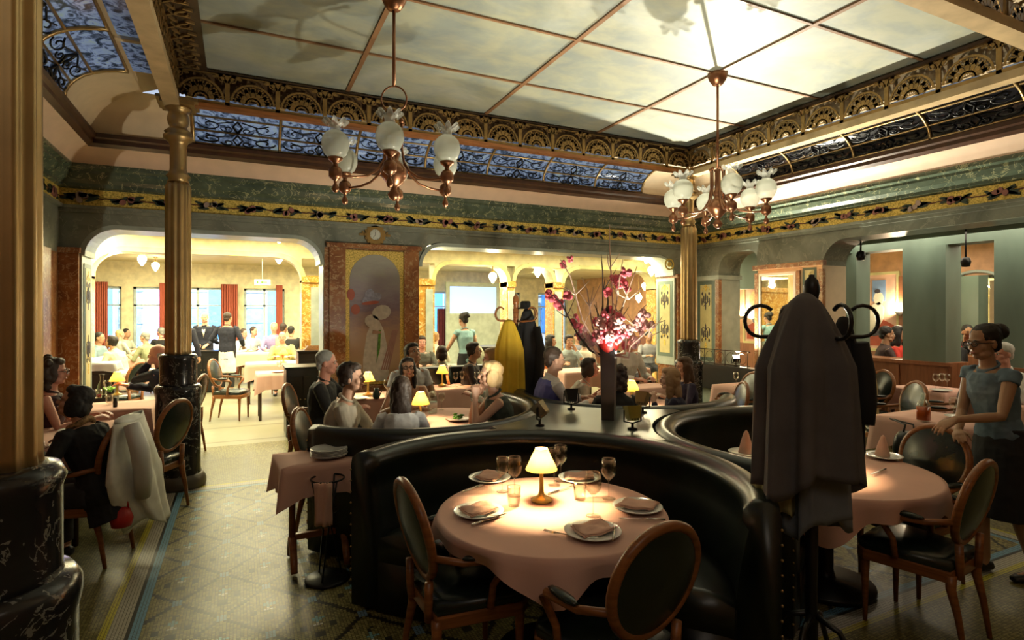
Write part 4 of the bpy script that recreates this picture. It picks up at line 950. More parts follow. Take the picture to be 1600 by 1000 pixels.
def person(label, px, py, d, face, pose='sit', skin='fair', hair=('short', 'brown'), top=((.5, .5, .5), 'long', 'shirt'), bottom=((.03, .03, .035), 'trousers'),
           lean=8, turn=0, pitch=0, hands=None, near=0, female=0, glasses=0, extra=None, curl=.6, zc=None, side=0, s=None, shoe=(.02, .02, .02), hdir=None, group=None, fat=1.0):
    if pose == 'sit' and d > 8.5 and px < 1200: d = min(max(488/(py-HOR), 8.5), 14.6)
    sit = pose == 'sit'; f = R(lean); u = Vector((sin(R(side)), sin(f), cos(f))).normalized(); fw = Vector((0, cos(f), -sin(f))); ax = u.cross(fw).normalized()*-1
    ax = fw.cross(u).normalized(); zh = .56 if sit else .95; H0 = Vector((0, 0, zh)); nb = H0+u*.5
    neck_u = (u*.6+Vector((0, .15, .7))).normalized(); hc = nb+neck_u*.165
    hz = EYE-(py-HOR)*d/FPX
    s = s or min(1.12, max(.84, hz/hc.z))
    sw = (.155 if female else .18)*(.5+.5*fat); wd = (.88 if female else 1)*fat
    V = .0065 if near == 2 else (.009 if near else .016); kf = 1.0 if near else 1.7
    TR_ = [(-.12, .12, .10), (-.05, .158 if female else .15, .112), (.04, .16 if female else .15, .108), (.14, .128 if female else .14, .092), (.24, .14 if female else .155, .105 if female else .1), (.34, .155 if female else .17, .115 if female else .11), (.42, .15 if female else .165, .095), (.465, .115, .075), (.5, .06, .055)]
    def torso(mb, g, t0=-.12, t1=.5, wide=1.0, hem=0):
        rs = []
        for t, a, c in TR_:
            if t < t0-.001 or t > t1+.001: continue
            rs.append(ring(H0+u*t, a*wd*wide+g, c*fat+g, ax, fw))
        if hem: rs.insert(0, ring(H0+u*(t0-hem), TR_[0][1]*wd*1.2+g, TR_[0][2]+g+.01, ax, fw))
        mb.loft(rs)
    body = MB(); torso(body, -.004); body.tube([nb-u*.04, nb+neck_u*.03, hc-neck_u*.05], [.056 if female else .062, .047 if female else .056, .046 if female else .055], 14)
    # head
    Rh = (Matrix.Rotation(R(turn), 3, 'Z') @ Matrix.Rotation(R(-pitch), 3, 'X')); hp = lambda x, y, z: hc+Rh @ Vector((x, y, z))
    E = lambda mb, c, r, n=16, m=10: mb.ell(hp(*c), r, n, m, rot=Rh)
    E(body, (0, -.01, .035), (.074, .092, .083)); E(body, (0, .02, -.03), (.058, .064, .086)); E(body, (0, .052, -.09), (.026, .026, .02)); E(body, (0, .09, -.02), (.0115, .018, .024)); E(body, (0, .097, -.03), (.014, .014, .010))
    E(body, (0, .066, .018), (.052, .022, .012)); E(body, (0, .078, -.062), (.024, .012, .012))
    for e in (-1, 1): E(body, (e*.034, .052, -.03), (.026, .026, .028)); E(body, (e*.075, -.004, -.012), (.009, .02, .03)); E(body, (e*.04, .03, -.075), (.024, .035, .022))
    # arms
    if hands is None: hands = ((-.14, .36, .80/s), (.14, .36, .80/s)) if sit else ((-.24, .08, .84), (.24, .08, .84))
    arms = []
    for e, T in ((-1, hands[0]), (1, hands[1])):
        Sj = H0+u*.44+ax*(-e*sw if ax.x < 0 else e*sw); T = Vector(T); pole = Vector((e*.6, -.35, -.8))
        El, Wp = ik(Sj, T, .285, .25, pole); arms.append((e, Sj, El, Wp)); r = .9 if female else 1.05
        body.tube([Sj-Vector((e*.03, 0, .01)), Sj, Sj.lerp(El, .35), Sj.lerp(El, .8), El, El.lerp(Wp, .3), Wp], [.048*r, .05*r, .045*r, .038*r, .036*r, .037*r, .025*r], 12)
        dd = (Wp-El).normalized()
        if hdir: dd = Vector(hdir[0 if e < 0 else 1]).normalized()
        nrm = Vector((-e*.3, 0, -1)) if abs(dd.z) < .75 else Vector((-e, .2, 0)); hand(body, Wp, dd, nrm, e, curl, kf)
    # legs
    legs = []
    for e in (-1, 1):
        hj = H0+Vector((e*.088, .0, -.03))
        if sit: kn = Vector((e*.12, .43, zh-.03)); an = Vector((e*.12, .40, .09))
        elif pose == 'step': kn = Vector((e*.09, .08 if e > 0 else -.02, .5)); an = Vector((e*.09, .04 if e > 0 else -.16, .09))
        else: kn = Vector((e*.09, .02, .5)); an = Vector((e*.1, -.02, .09))
        legs.append((e, hj, kn, an)); body.tube([hj, hj.lerp(kn, .4), kn, kn.lerp(an, .35), an], [.08, .074, .055, .052, .036], 12); body.tube([an, an+Vector((0, .02, -.045)), an+Vector((0, .13, -.06))], [.036, .036, .025], 10)
    root = obj('person', body, cmat('skin', SKIN[skin], .5, .05, 200, .06)); remesh(root, V, 1)
    tag(root, label, 'person', group)
    # face details
    for e in (-1, 1):
        b = MB(); E(b, (e*.029, .0825, -.001), (.0125, .007, .0065), 10, 6); eo = obj('eye', b, M['eyewhite'], root)
        b = MB(); E(b, (e*.029, .0885, -.001), (.0055, .003, .0055), 8, 5); obj('iris', b, M['blackmetal'], eo)
        b = MB(); b.tube([hp(e*.014, .090, .017), hp(e*.03, .091, .021), hp(e*.046, .08, .016)], [.003, .004, .002], 5); obj('eyebrow', b, cmat('hair', HAIR[hair[1]], .6, .2, 90), root)
    b = MB(); E(b, (0, .0885, -.062), (.021, .005, .0065), 12, 6); obj('lips', b, M['lips'], root)
    st, hcn = hair; hm = cmat('hair', HAIR[hcn], .45, .6, 110); b = MB()
    if st != 'shaved':
        if st == 'bald': E(b, (0, -.045, -.005), (.079, .066, .045)); 
        else: E(b, (0, -.022, .048), (.083, .094, .084)); E(b, (0, -.066, -.015), (.062, .04, .06))
        if st in ('bob', 'long', 'curly'):
            for e in (-1, 1): E(b, (e*.07, -.012, -.02), (.026, .058, .085))
            E(b, (0, -.065, -.035), (.078, .05, .09)); E(b, (0, .035, .085), (.065, .045, .038))
        if st == 'short2': E(b, (0, .02, .082), (.07, .065, .04)); [E(b, (e*.07, -.02, .0), (.016, .045, .05)) for e in (-1, 1)]
        if st in ('long',):
            E(b, (0, -.085, -.15), (.088, .045, .13))
            for e in (-1, 1): E(b, (e*.068, -.005, -.12), (.026, .045, .10))
        if st == 'curly':
            for q in range(26): a = q*2.4; z = -.12+.25*q/26; E(b, (.085*cos(a), -.03+.09*sin(a) if sin(a) < .3 else -.03, z), (.034, .034, .034), 8, 6)
        if st == 'bun': E(b, (0, -.115, .065), (.062, .058, .058)); E(b, (0, -.06, .09), (.06, .06, .04)); E(b, (0, -.15, .09), (.03, .02, .03)); E(b, (.03, -.15, .04), (.02, .03, .02))
        if st == 'beard': E(b, (0, .045, -.075), (.052, .05, .045))
        ho = obj('hair', b, hm, root); remesh(ho, V*1.1, 1, .012 if near else .008, .03)
    # clothes
    tc, sl, nm = top; g = .010 if nm in ('shirt', 'blouse', 'dress', 'sleeveless_top') else .022
    b = MB(); torso(b, g, -.12, .465 if nm != 'shirt' else .5, 1.03, .12 if nm == 'jacket' else .03)
    for e, Sj, El, Wp in arms:
        if sl == 'none': 
            continue
        if sl == 'cap': b.tube([Sj-Vector((e*.05, 0, 0)), Sj, Sj.lerp(El, .18)], [.062, .062, .056], 12); continue
        q = .06 if nm == 'jacket' else .052; k2 = (.9 if female else 1.05)
        if sl == 'short': b.tube([Sj-Vector((e*.03, 0, .0)), Sj, Sj.lerp(El, .55)], [q*k2, (q+.004)*k2, q*.95*k2], 12)
        else: b.tube([Sj-Vector((e*.03, 0, .0)), Sj, Sj.lerp(El, .5), El, El.lerp(Wp, .4), El.lerp(Wp, .93)], [q*k2, (q+.004)*k2, q*.93*k2, q*.86*k2, q*.8*k2, q*.68*k2], 12)
    # collar
    cr = nb-u*.012; b.tube([cr+(ax*cos(a)*.062+fw*sin(a)*.058)+u*(.012-.02*sin(a)) for a in [2*pi*k/18 for k in range(18)]], .012, 6, closed=True)
    co = obj(nm, b, cmat(nm+'_cloth', tc), root); remesh(co, V*1.05, 2, .02 if near else .012, .09)
    if extra:
        for q in extra:
            if q[0] == 'front':   # shirt front seen between the lapels
                b = MB(); P = lambda x, t, o: H0+u*t+ax*x+fw*o
                dfr = .128*fat
                b.add([P(-.045, .475, .072), P(.045, .475, .072), P(.03, .36, dfr+.008), P(0, .2, dfr+.002), P(-.03, .36, dfr+.008), P(0, .46, .085)], [(0, 5, 4), (5, 1, 2), (5, 2, 4), (4, 2, 3)], True)
                so = obj('shirt_front', b, cmat('shirt_cloth', q[1]), root); m_ = so.modifiers.new('t', 'SOLIDIFY'); m_.thickness = .006; m_.offset = 1
            if q[0] == 'bow':
                b = MB(); c = H0+u*.468+fw*.09
                for e in (-1, 1): b.ell(c+ax*e*.028, (.026, .009, .018), 10, 6)
                b.ell(c, (.009, .01, .01), 8, 6); obj('bow_tie', b, M['blackmetal'], root)
            if q[0] == 'tie': b = MB(); b.tube([H0+u*.46+fw*.088, H0+u*.36+fw*(.138), H0+u*.2+fw*.128], [.012, .016, .02], 6); obj('tie', b, cmat('tie', q[1]), root)
            if q[0] == 'watch':
                e, Sj, El, Wp = arms[q[1]]; dd = (Wp-El).normalized(); a_ = dd.orthogonal().normalized(); c_ = dd.cross(a_); pc = El.lerp(Wp, .9)
                b = MB(); b.tube([pc+(a_*cos(t)+c_*sin(t))*.031 for t in [2*pi*k/16 for k in range(16)]], .006, 6, closed=True); obj('wristwatch', b, M['steel'], root)
            if q[0] == 'vest':
                b = MB(); torso(b, .026, -.12, .465, 1.04, .03); vo = obj('vest', b, cmat('vest_cloth', q[1]), root); remesh(vo, V*1.05, 2, .018, .09)
            if q[0] == 'apron':
                b = MB(); b.loft([ring(Vector((0, 0, z)), .17+.02*(1-z), .13, Vector((1, 0, 0)), Vector((0, 1, 0))) for z in (.42, .7, .98)]); ao = obj('apron', b, cmat('apron_cloth', (.75, .75, .72)), root); remesh(ao, .016, 2, .015, .09)
            if q[0] == 'scarf':
                b = MB(); c = nb-u*.01; b.tube([c+(ax*cos(a)*.075+fw*sin(a)*.07)+u*(-.02*sin(a)+.008*sin(3*a)) for a in [2*pi*k/18 for k in range(18)]], .024, 8, closed=True); so = obj('scarf', b, q[1], root); remesh(so, .009, 1, .012, .05)
    bc_, bt_ = bottom; b = MB()
    if bt_ == 'skirt' and sit: b.loft([ring(Vector((0, y, zh-.02)), .19, .09, Vector((1, 0, 0)), Vector((0, 0, 1))) for y in (-.1, .05, .25, .42)]); 
    elif bt_ == 'skirt': b.loft([ring(Vector((0, 0, z)), w_, w_*.75, Vector((1, 0, 0)), Vector((0, 1, 0))) for z, w_ in ((.42, .2), (.6, .195), (.8, .18), (.95, .165), (1.03, .15))])
    else:
        rs = [ring(H0+Vector((0, 0, t)), a*wd+.012, c*fat+.012, Vector((1, 0, 0)), Vector((0, 1, 0))) for t, a, c in ((-.12, .12, .1), (-.05, .155, .115), (.04, .155, .11), (.1, .145, .1))]; b.loft(rs)
        for e, hj, kn, an in legs: b.tube([hj, hj.lerp(kn, .4), kn, kn.lerp(an, .5), kn.lerp(an, .96)], [.094, .088, .07, .06, .056], 12)
    bo = obj('skirt' if bt_ == 'skirt' else 'trousers', b, cmat(bt_+'_cloth', bc_), root); remesh(bo, V*1.3, 2, .015, .1)
    for e, hj, kn, an in legs:
        b = MB(); b.loft([ring(an+Vector((0, y, z)), w_, h_, Vector((1, 0, 0)), Vector((0, 0, 1))) for y, z, w_, h_ in ((-.055, -.055, .03, .03), (-.02, -.05, .036, .038), (.05, -.055, .04, .034), (.12, -.062, .044, .027), (.17, -.068, .03, .018))]); so = obj('shoe', b, cmat('shoe_leather', shoe, .4), root); remesh(so, .01, 1)
    if glasses:
        b = MB()
        for e in (-1, 1):
            b.tube([hp(e*.031+.023*cos(a), .101, -.003+.016*sin(a)) for a in [2*pi*k/16 for k in range(16)]], .0028, 5, closed=True); b.tube([hp(e*.054, .098, .003), hp(e*.078, .03, .003), hp(e*.08, -.01, .0)], .0028, 5)
        b.tube([hp(-.009, .102, 0), hp(.009, .102, 0)], .0028, 5); obj('glasses', b, M['blackmetal'], root)
    root.scale = (s, s, s); fz = R(face-90); root.rotation_euler.z = fz
    hx, hy = at(px, d); v = Matrix.Rotation(fz, 3, 'Z') @ (hc*s); root.location = (hx-v.x, hy-v.y, 0)
    return root
M['eyewhite'] = plain('eye_white', (.6, .57, .52), .3); M['lips'] = plain('lips', (.5, .14, .11), .4)
NAV = (.012, .014, .03); BLK = (.012, .012, .013)
TO_CAM = -115.6   # facing the camera, degrees from +x;  image-left = 154.4, image-right = -25.6
# standing staff
person('person in sleeveless denim-blue blouse and glasses, leaning on a chair back', 1537, 545, 3.75, 158, 'step', 'olive', ('bun', 'black'), ((.13, .2, .27), 'cap', 'blouse'), ((.012, .012, .014), 'skirt'),
       lean=11, turn=2, pitch=4, hands=((-.12, .44, 1.10), (-.02, .33, 1.0)), near=2, female=1, glasses=1, curl=.45, s=.965, hdir=((.15, .8, -.45), (-.75, .6, -.1)))
person('standing person in black tuxedo and bow tie facing us, bald, white shirt', 320, 498, 13.1, -100, 'stand', 'fair', ('bald', 'grey'), (NAV, 'long', 'jacket'), (NAV, 'trousers'), lean=0, hands=((-.1, .22, 1.0), (.12, .22, 1.02)), extra=[('front', (.8, .8, .78)), ('bow',)], near=1, s=1.0)
person('standing person in black suit seen from behind with white apron below', 356, 498, 12.4, 66, 'stand', 'tan', ('short', 'dkbrown'), (NAV, 'long', 'jacket'), (BLK, 'trousers'), lean=0, hands=((-.28, .18, 1.05), (.25, .2, 1.0)), extra=[('apron',)], near=1, s=1.0)
person('standing person in black suit half hidden behind the brass column, back to us', 284, 505, 10.8, 75, 'stand', 'tan', ('short', 'dkbrown'), (NAV, 'long', 'jacket'), (BLK, 'trousers'), lean=0, hands=((-.2, .1, .9), (.28, .1, .86)), near=1, s=1.0)
person('standing person in pale teal sleeveless top bending over a table, back to us', 724, 499, 10.0, 100, 'stand', 'tan', ('bun', 'black'), ((.25, .42, .44), 'cap', 'blouse'), (BLK, 'skirt'), lean=10, pitch=10, hands=((-.35, .28, .95), (.3, .3, .95)), near=1, female=1, s=1.0)
# the four women in the left booth and the man behind them
person('person with short dark hair in beige jacket, seated in profile facing right', 549, 590, 4.55, -22, 'sit', 'fair', ('short2', 'dkbrown'), ((.56, .5, .40), 'long', 'jacket'), ((.6, .55, .46), 'trousers'), lean=12, pitch=-4, near=2, female=1, hands=((-.06, .46, .82), (.14, .40, .79)))
person('person with wavy black hair and glasses in brown top, facing us across the lamp', 637, 576, 5.85, -108, 'sit', 'tan', ('long', 'black'), ((.45, .25, .15), 'none', 'sleeveless_top'), lean=10, turn=10, pitch=-12, near=2, female=1, glasses=1)
person('person seen from behind with long dark hair and white top, at the booth rim', 626, 622, 4.55, 80, 'sit', 'tan', ('long', 'dkbrown'), ((.72, .72, .74), 'short', 'blouse'), lean=14, near=2, female=1, s=.93)
person('person with blonde bob in dark sleeveless top, hands clasped at her chin', 766, 586, 4.95, 168, 'sit', 'fair', ('bob', 'blonde'), ((.045, .06, .045), 'none', 'sleeveless_top'), lean=14, pitch=-6, near=2, female=1, hands=((-.05, .30, 1.02), (.06, .28, 1.0)), extra=[('watch', 1)], curl=1.1, hdir=((.1, -.1, .9), (-.1, -.1, .9)))
person('grey-haired person in black jacket raising a hand to the mouth, facing right', 511, 567, 5.7, -20, 'sit', 'pink', ('short', 'grey'), (BLK, 'long', 'jacket'), lean=6, near=1, hands=((-.1, .3, 1.02), (.2, .4, .8)))
person('person with black hair in white shirt bending behind the woman with glasses', 645, 553, 6.6, -75, 'sit', 'tan', ('short2', 'black'), ((.6, .62, .66), 'short', 'shirt'), lean=18, pitch=-22, near=1)
person('smiling person with curly grey-brown hair behind, just right of the pier', 659, 535, 8.9, -100, 'sit', 'pink', ('short2', 'dkbrown'), ((.1, .1, .08), 'long', 'jacket'), lean=6, near=1)
person('person with sandy hair and white shirt seen from behind, beyond the pier', 680, 529, 9.9, 70, 'sit', 'fair', ('short', 'sandy'), ((.7, .68, .55), 'long', 'shirt'), lean=10, s=1.0)
person('dark-haired person in pale olive shawl, back to us behind the small lamp', 690, 552, 8.45, 78, 'sit', 'tan', ('bob', 'dkbrown'), ((.4, .4, .28), 'long', 'shirt'), lean=8, near=1, female=1)
person('bald person in grey-green suit leaning left, head on hand, mid room', 737, 529, 9.2, 140, 'sit', 'tan', ('bald', 'grey'), ((.3, .3, .2), 'long', 'jacket'), lean=22, side=-6, extra=[('front', (.5, .6, .7))], near=1)
person('young dark-haired person in dark suit with a tie, facing right behind the blonde', 741, 548, 7.9, -30, 'sit', 'tan', ('short2', 'black'), ((.03, .02, .02), 'long', 'jacket'), lean=8, pitch=-10, extra=[('front', (.6, .6, .6)), ('tie', (.03, .03, .06))], near=1)
person('person with fair greyish hair facing the young man in the suit', 768, 560, 6.6, 150, 'sit', 'pink', ('short2', 'sandy'), ((.62, .6, .52), 'long', 'shirt'), lean=12, near=1)
# right booth
person('person in blue padded vest over a white sleeve, cropped dark hair, facing right', 867, 563, 5.75, -12, 'sit', 'fair', ('short', 'dkbrown'), ((.62, .58, .56), 'long', 'shirt'), lean=10, near=2, extra=[('vest', (.10, .10, .32))], hands=((-.1, .45, .82), (.1, .42, .80)), s=1.04)
person('person with short brown hair in beige top leaning forward, left of the vase', 922, 575, 6.5, -30, 'sit', 'pink', ('bob', 'dkbrown'), ((.5, .42, .33), 'short', 'blouse'), lean=26, pitch=-8, near=1, female=1)
person('dark curly-haired person in black, half behind the tall vase', 962, 597, 5.35, 70, 'sit', 'fair', ('curly', 'dkbrown'), (BLK, 'long', 'shirt'), lean=8, near=1, s=.93)
person('person with light brown hair in navy top, back to us at the booth lamp', 1046, 592, 5.5, 140, 'sit', 'fair', ('long', 'sandy'), ((.015, .013, .04), 'long', 'blouse'), lean=12, near=2, female=1, hands=((-.12, .3, .98), (.1, .36, .85)))
person('person with auburn hair and a dark headband behind the one in navy', 1068, 573, 6.4, 165, 'sit', 'fair', ('long', 'brown'), ((.03, .02, .05), 'long', 'blouse'), lean=6, near=1, female=1)
person('person in orange top with black ponytail, seen between the coats and the vase', 861, 533, 9.2, -40, 'sit', 'tan', ('long', 'black'), ((.8, .25, .08), 'long', 'blouse'), lean=8, female=1, near=1)
person('dark-haired person in pale blue shirt facing us, hand at the chin', 889, 533, 9.0, -100, 'sit', 'tan', ('short2', 'black'), ((.35, .42, .42), 'long', 'shirt'), lean=6, near=1, hands=((-.1, .2, 1.05), (.2, .3, .8)))
person('person with black bob and white top, back to us behind the tall vase', 912, 532, 9.6, 75, 'sit', 'fair', ('bob', 'black'), ((.72, .66, .55), 'long', 'blouse'), lean=6, female=1)
person('person half hidden, face only, behind the one in pale blue', 903, 527, 11.5, -110, 'sit', 'fair', ('short', 'black'), ((.2, .2, .25), 'long', 'shirt'), lean=2)
person('white-haired person in white shirt, hands joined, right of the vase', 985, 530, 8.3, -80, 'sit', 'pink', ('bald', 'white'), ((.78, .74, .66), 'long', 'shirt'), lean=12, pitch=-8, near=1)
person('person far back right of the white-haired one, near the painted jamb', 1014, 526, 10.4, -110, 'sit', 'tan', ('short', 'black'), ((.3, .3, .32), 'long', 'shirt'), lean=4)
# left side
person('person with black bowl haircut and printed scarf in black top, beside the white coat', 117, 628, 3.95, 150, 'sit', 'fair', ('bob', 'black'), (BLK, 'long', 'jacket'), lean=20, turn=30, pitch=-18, near=2, female=1, extra=[('scarf', plain('leopard_scarf', (.3, .18, .08), .8, var=.7, scale=45))])
person('person with curly dark hair and glasses in dark floral top at far left', 84, 582, 5.0, 2, 'sit', 'pink', ('curly', 'dkbrown'), ((.04, .01, .015), 'none', 'sleeveless_top'), lean=4, near=2, female=1, glasses=1, s=1.0)
person('person in dark suit resting head on hand, half hidden by the brass column', 246, 570, 6.9, 165, 'sit', 'pink', ('bald', 'white'), (NAV, 'long', 'jacket'), lean=14, near=1, hands=((-.05, .22, 1.12), (-.0, .5, .85)), s=1.02)
person('dark-haired person in cream shirt reading a menu, bent forward', 174, 533, 8.7, 150, 'sit', 'tan', ('short2', 'black'), ((.62, .6, .42), 'long', 'shirt'), lean=22, pitch=-18, near=1, s=1.0)
person('person with short grey hair in olive shirt, right of the reader', 226, 527, 10.2, 150, 'sit', 'fair', ('short', 'grey'), ((.3, .32, .18), 'long', 'shirt'), lean=10, near=1)
person('grey-haired person in dark top just left of the brass column', 251, 519, 11.4, 130, 'sit', 'pink', ('short', 'grey'), (BLK, 'long', 'jacket'), lean=4)
person('bald person far back in front of the red curtain at left', 158, 511, 13.0, -70, 'sit', 'fair', ('shaved', 'grey'), ((.12, .1, .3), 'long', 'shirt'), lean=2)
person('person with blond hair far back, left of the dark-haired profile', 188, 523, 11.0, 40, 'sit', 'fair', ('short', 'blonde'), ((.5, .5, .45), 'long', 'shirt'), lean=6)
person('dark-haired person in pale shirt in profile at the long back table', 198, 521, 11.6, -30, 'sit', 'tan', ('short', 'black'), ((.6, .62, .5), 'long', 'shirt'), lean=8)
person('dark-haired person in patterned blue top left of the reader', 156, 528, 10.4, -20, 'sit', 'tan', ('short', 'black'), ((.2, .3, .35), 'long', 'shirt'), lean=8)
# centre left, through the first opening
person('brown-haired person in pale blue shirt, nearer of two in profile by the window', 381, 521, 11.3, -45, 'sit', 'pink', ('short', 'dkbrown'), ((.55, .6, .68), 'long', 'shirt'), lean=8, near=1)
person('person in white shirt, second in profile by the window', 397, 518, 12.2, -40, 'sit', 'pink', ('short', 'dkbrown'), ((.7, .72, .74), 'long', 'shirt'), lean=8)
person('person in orange shirt and yellow-green jacket facing us behind the small lamp', 441, 527, 9.3, -100, 'sit', 'pink', ('bald', 'grey'), ((.6, .58, .2), 'long', 'jacket'), lean=4, near=1, extra=[('front', (.9, .22, .06))], side=3)
person('person with light hair by the bright window, farthest back', 428, 512, 14.6, -100, 'sit', 'fair', ('short', 'blonde'), ((.3, .25, .5), 'long', 'shirt'), lean=2)
person('person in dark top beside the orange marble pier, left one', 443, 513, 13.4, 60, 'sit', 'tan', ('short', 'dkbrown'), ((.5, .4, .3), 'long', 'shirt'), lean=2)
person('person in black in front of the orange marble pier, right one', 455, 517, 11.8, 70, 'sit', 'tan', ('short', 'black'), (BLK, 'long', 'jacket'), lean=4)
person('person with grey hair peering over the black cabinet, left of the bald head', 483, 527, 9.6, 130, 'sit', 'pink', ('short', 'grey'), ((.3, .2, .2), 'long', 'shirt'), lean=6)
person('bald person showing only the crown above the black cabinet', 493, 533, 9.0, 75, 'sit', 'fair', ('shaved', 'grey'), ((.4, .4, .35), 'long', 'shirt'), lean=14, pitch=-20)
# side room
person('balding person in dark shirt looking right, seated behind the wood wainscot', 1386, 541, 9.5, -45, 'sit', 'tan', ('short', 'black'), ((.08, .05, .05), 'long', 'shirt'), lean=4, near=1, s=1.12)
person('person in red top beside the one in the dark shirt', 1405, 542, 9.75, -70, 'sit', 'tan', ('long', 'black'), ((.75, .06, .04), 'long', 'blouse'), lean=4, female=1, s=1.12)
person('dark curly-haired person in black with bare shoulder, right of the hanging coats', 1333, 551, 7.4, 160, 'sit', 'fair', ('curly', 'black'), (BLK, 'none', 'sleeveless_top'), lean=10, near=1, female=1)
person('person with grey hair in white shirt behind the waitress', 1566, 553, 6.4, 160, 'sit', 'pink', ('short', 'white'), ((.74, .74, .7), 'long', 'shirt'), lean=6, near=1)
person('person in black with dark hair seen in the far side room, left of the mirror', 1487, 536, 9.3, 150, 'sit', 'tan', ('short', 'black'), (BLK, 'long', 'jacket'), lean=4, s=1.12)
# ---------------- coat racks and coats ----------------
def coatrack(x, y, rz, label, H_=1.95, m='darkwood', hk=None):
    t = thing('coat_rack', label, 'coat rack', (x, y, 0), rz)
    b = MB(); b.lathe([(.03, .05), (.026, .4), (.03, .8), (.022, .82), (.024, 1.5), (.03, 1.7), (.035, H_-.17), (.022, H_-.16), (.03, H_-.15), (.024, H_-.13), (.03, H_-.12), (.036, H_-.09), (.036, H_-.06), (.028, H_-.03), (.012, H_-.012), (.014, H_-.004), (0, H_)], 16); obj('pole', b, M[m], t)
    for k in range(4):
        a = k*pi/2; c, s = cos(a), sin(a); b = MB()
        pts = [(.02, 1.655), (.1, 1.65), (.19, 1.66)]+[(.245+.075*sin(q), 1.735-.075*cos(q)) for q in [R(0)+R(225)*k_/10 for k_ in range(11)]]
        b.tube([(c*r, s*r, z+H_-1.95-.01) for r, z in pts], [.013, .012, .011]+[.0095]*11, 8); obj('hook', b, M[hk or m], t)
    for k in range(4):
        a = k*pi/2+pi/4; c, s = cos(a), sin(a); b = MB(); b.tube([(c*r, s*r, z) for r, z in ((.02, .3), (.12, .26), (.22, .1), (.28, .02))], [.016, .014, .013, .014], 8); obj('foot', b, M[m], t)
    return t
RX, RY = at(1268, 2.72); coatrack(RX, RY, YAW*-1, 'dark wooden coat rack with curled hooks standing in front of the right booth', 1.93, 'blackwood')
RX2, RY2 = at(806, 6.35); coatrack(RX2, RY2, R(20), 'light brown wooden coat rack behind the vase at the back booths', 1.95, 'wood')
def coat(x, y, rz, z1, z0, R0, m, label, seed, cat='coat', sleeves=1, hemvar=.05, depth=.6, top=.05, nm='coat', nf=7, skew=0):
    rg = random.Random(seed); ph = [rg.uniform(0, 6.28) for _ in range(5)]; n = 72; N = 26; g = []
    for i in range(N+1):
        f = i/N; row = []; rr = R0*(top+(1-top)*min(1, (f*2.6))**.62)*(1+.10*f)
        for k in range(n):
            a = 2*pi*k/n; fold = 1+(.07+.15*f)*(1.6*(.6-abs(sin(.5*(nf+1)*a+ph[4])))+.6*sin(nf*a+ph[0]+.9*sin(2*a+ph[1])+f*.8)+.6*sin((2*nf-1)*a+ph[2]-f)*abs(sin(a*1.5+ph[1])))*min(1, f*4)
            hz = hemvar*sin(2*a+ph[3])*f**3+.02*sin(5*a+ph[4])*f**3
            row.append((rr*fold*cos(a)+skew*f, rr*depth*fold*sin(a), z1-(z1-z0)*f+hz))
        g.append(row)
    b = MB(); b.sheet(g, closed=True); b.ell((0, 0, z1-.005), (R0*top, R0*top*depth, .012), 12, 6)
    o = obj(nm, b, m, None, (x, y, 0), rz); tag(o, label, cat); md = o.modifiers.new('t', 'SOLIDIFY'); md.thickness = .006
    for e in ((-1, 1) if sleeves else ()):
        b = MB(); p = [Vector((e*R0*.72, -.03, z1-(z1-z0)*.18)), Vector((e*R0*.98, -R0*.3, z1-(z1-z0)*.4)), Vector((e*R0*.95, -R0*.5, z1-(z1-z0)*.6)), Vector((e*R0*.8, -R0*.55, z1-(z1-z0)*.76))]
        b.tube(p, [.045, .06, .06, .058], 14); so = obj('sleeve', b, m, o)
    return o
GC = plain('grey_brown_wool', (.13, .122, .128), .85, var=.15, scale=6, bump=.2, bscale=150); KH = plain('khaki_cotton', (.34, .33, .17), .8, bump=.2, bscale=90); DK = plain('black_wool', (.012, .012, .015), .85)
YC = plain('mustard_yellow_cloth', (.72, .47, .03), .75, var=.12, bump=.15); NC = plain('slate_coat_cloth', (.17, .19, .22), .85, bump=.2, bscale=120)
x, y = at(1258, 2.6); coat(x, y, -YAW, 1.83, .97, .19, GC, 'big grey-brown coat draped over the near coat rack', 3, depth=.62, top=.16, nf=7, sleeves=0)
x, y = at(1277, 2.66); coat(x, y, -YAW+.2, 1.66, .76, .13, NC, 'slate grey coat hanging lowest beneath the big grey-brown coat', 8, depth=.7, top=.5, nf=5, sleeves=0)
x, y = at(1212, 2.68); coat(x, y, -YAW, 1.5, .81, .085, KH, 'khaki coat showing at the left below the big grey-brown coat', 11, depth=.8, top=.5, nf=4, sleeves=0, hemvar=.01)
x, y = at(1318, 2.78); coat(x, y, -YAW, 1.72, 1.05, .075, DK, 'black coat peeking out at the right of the big grey-brown coat', 12, depth=.8, top=.3, nf=5, sleeves=1)
x, y = at(795, 6.2); coat(x, y, -YAW, 1.66, .82, .14, YC, 'mustard yellow coat hanging on the light brown rack', 5, depth=.6, top=.25, nf=9, sleeves=0, hemvar=.02)
x, y = at(824, 6.32); coat(x, y, -YAW, 1.78, .70, .135, DK, 'long black coat hanging right of the mustard yellow coat', 6, depth=.7, top=.25, nf=6)
x, y = at(821, 6.38); b = MB(); b.lathe([(.1, 1.78), (.095, 1.79), (.06, 1.80), (.058, 1.85), (.045, 1.87), (0, 1.87)], 24); o = obj('hat', b, DK, None, (x, y, 0)); tag(o, 'black hat on top of the rack above the long black coat', 'hat')

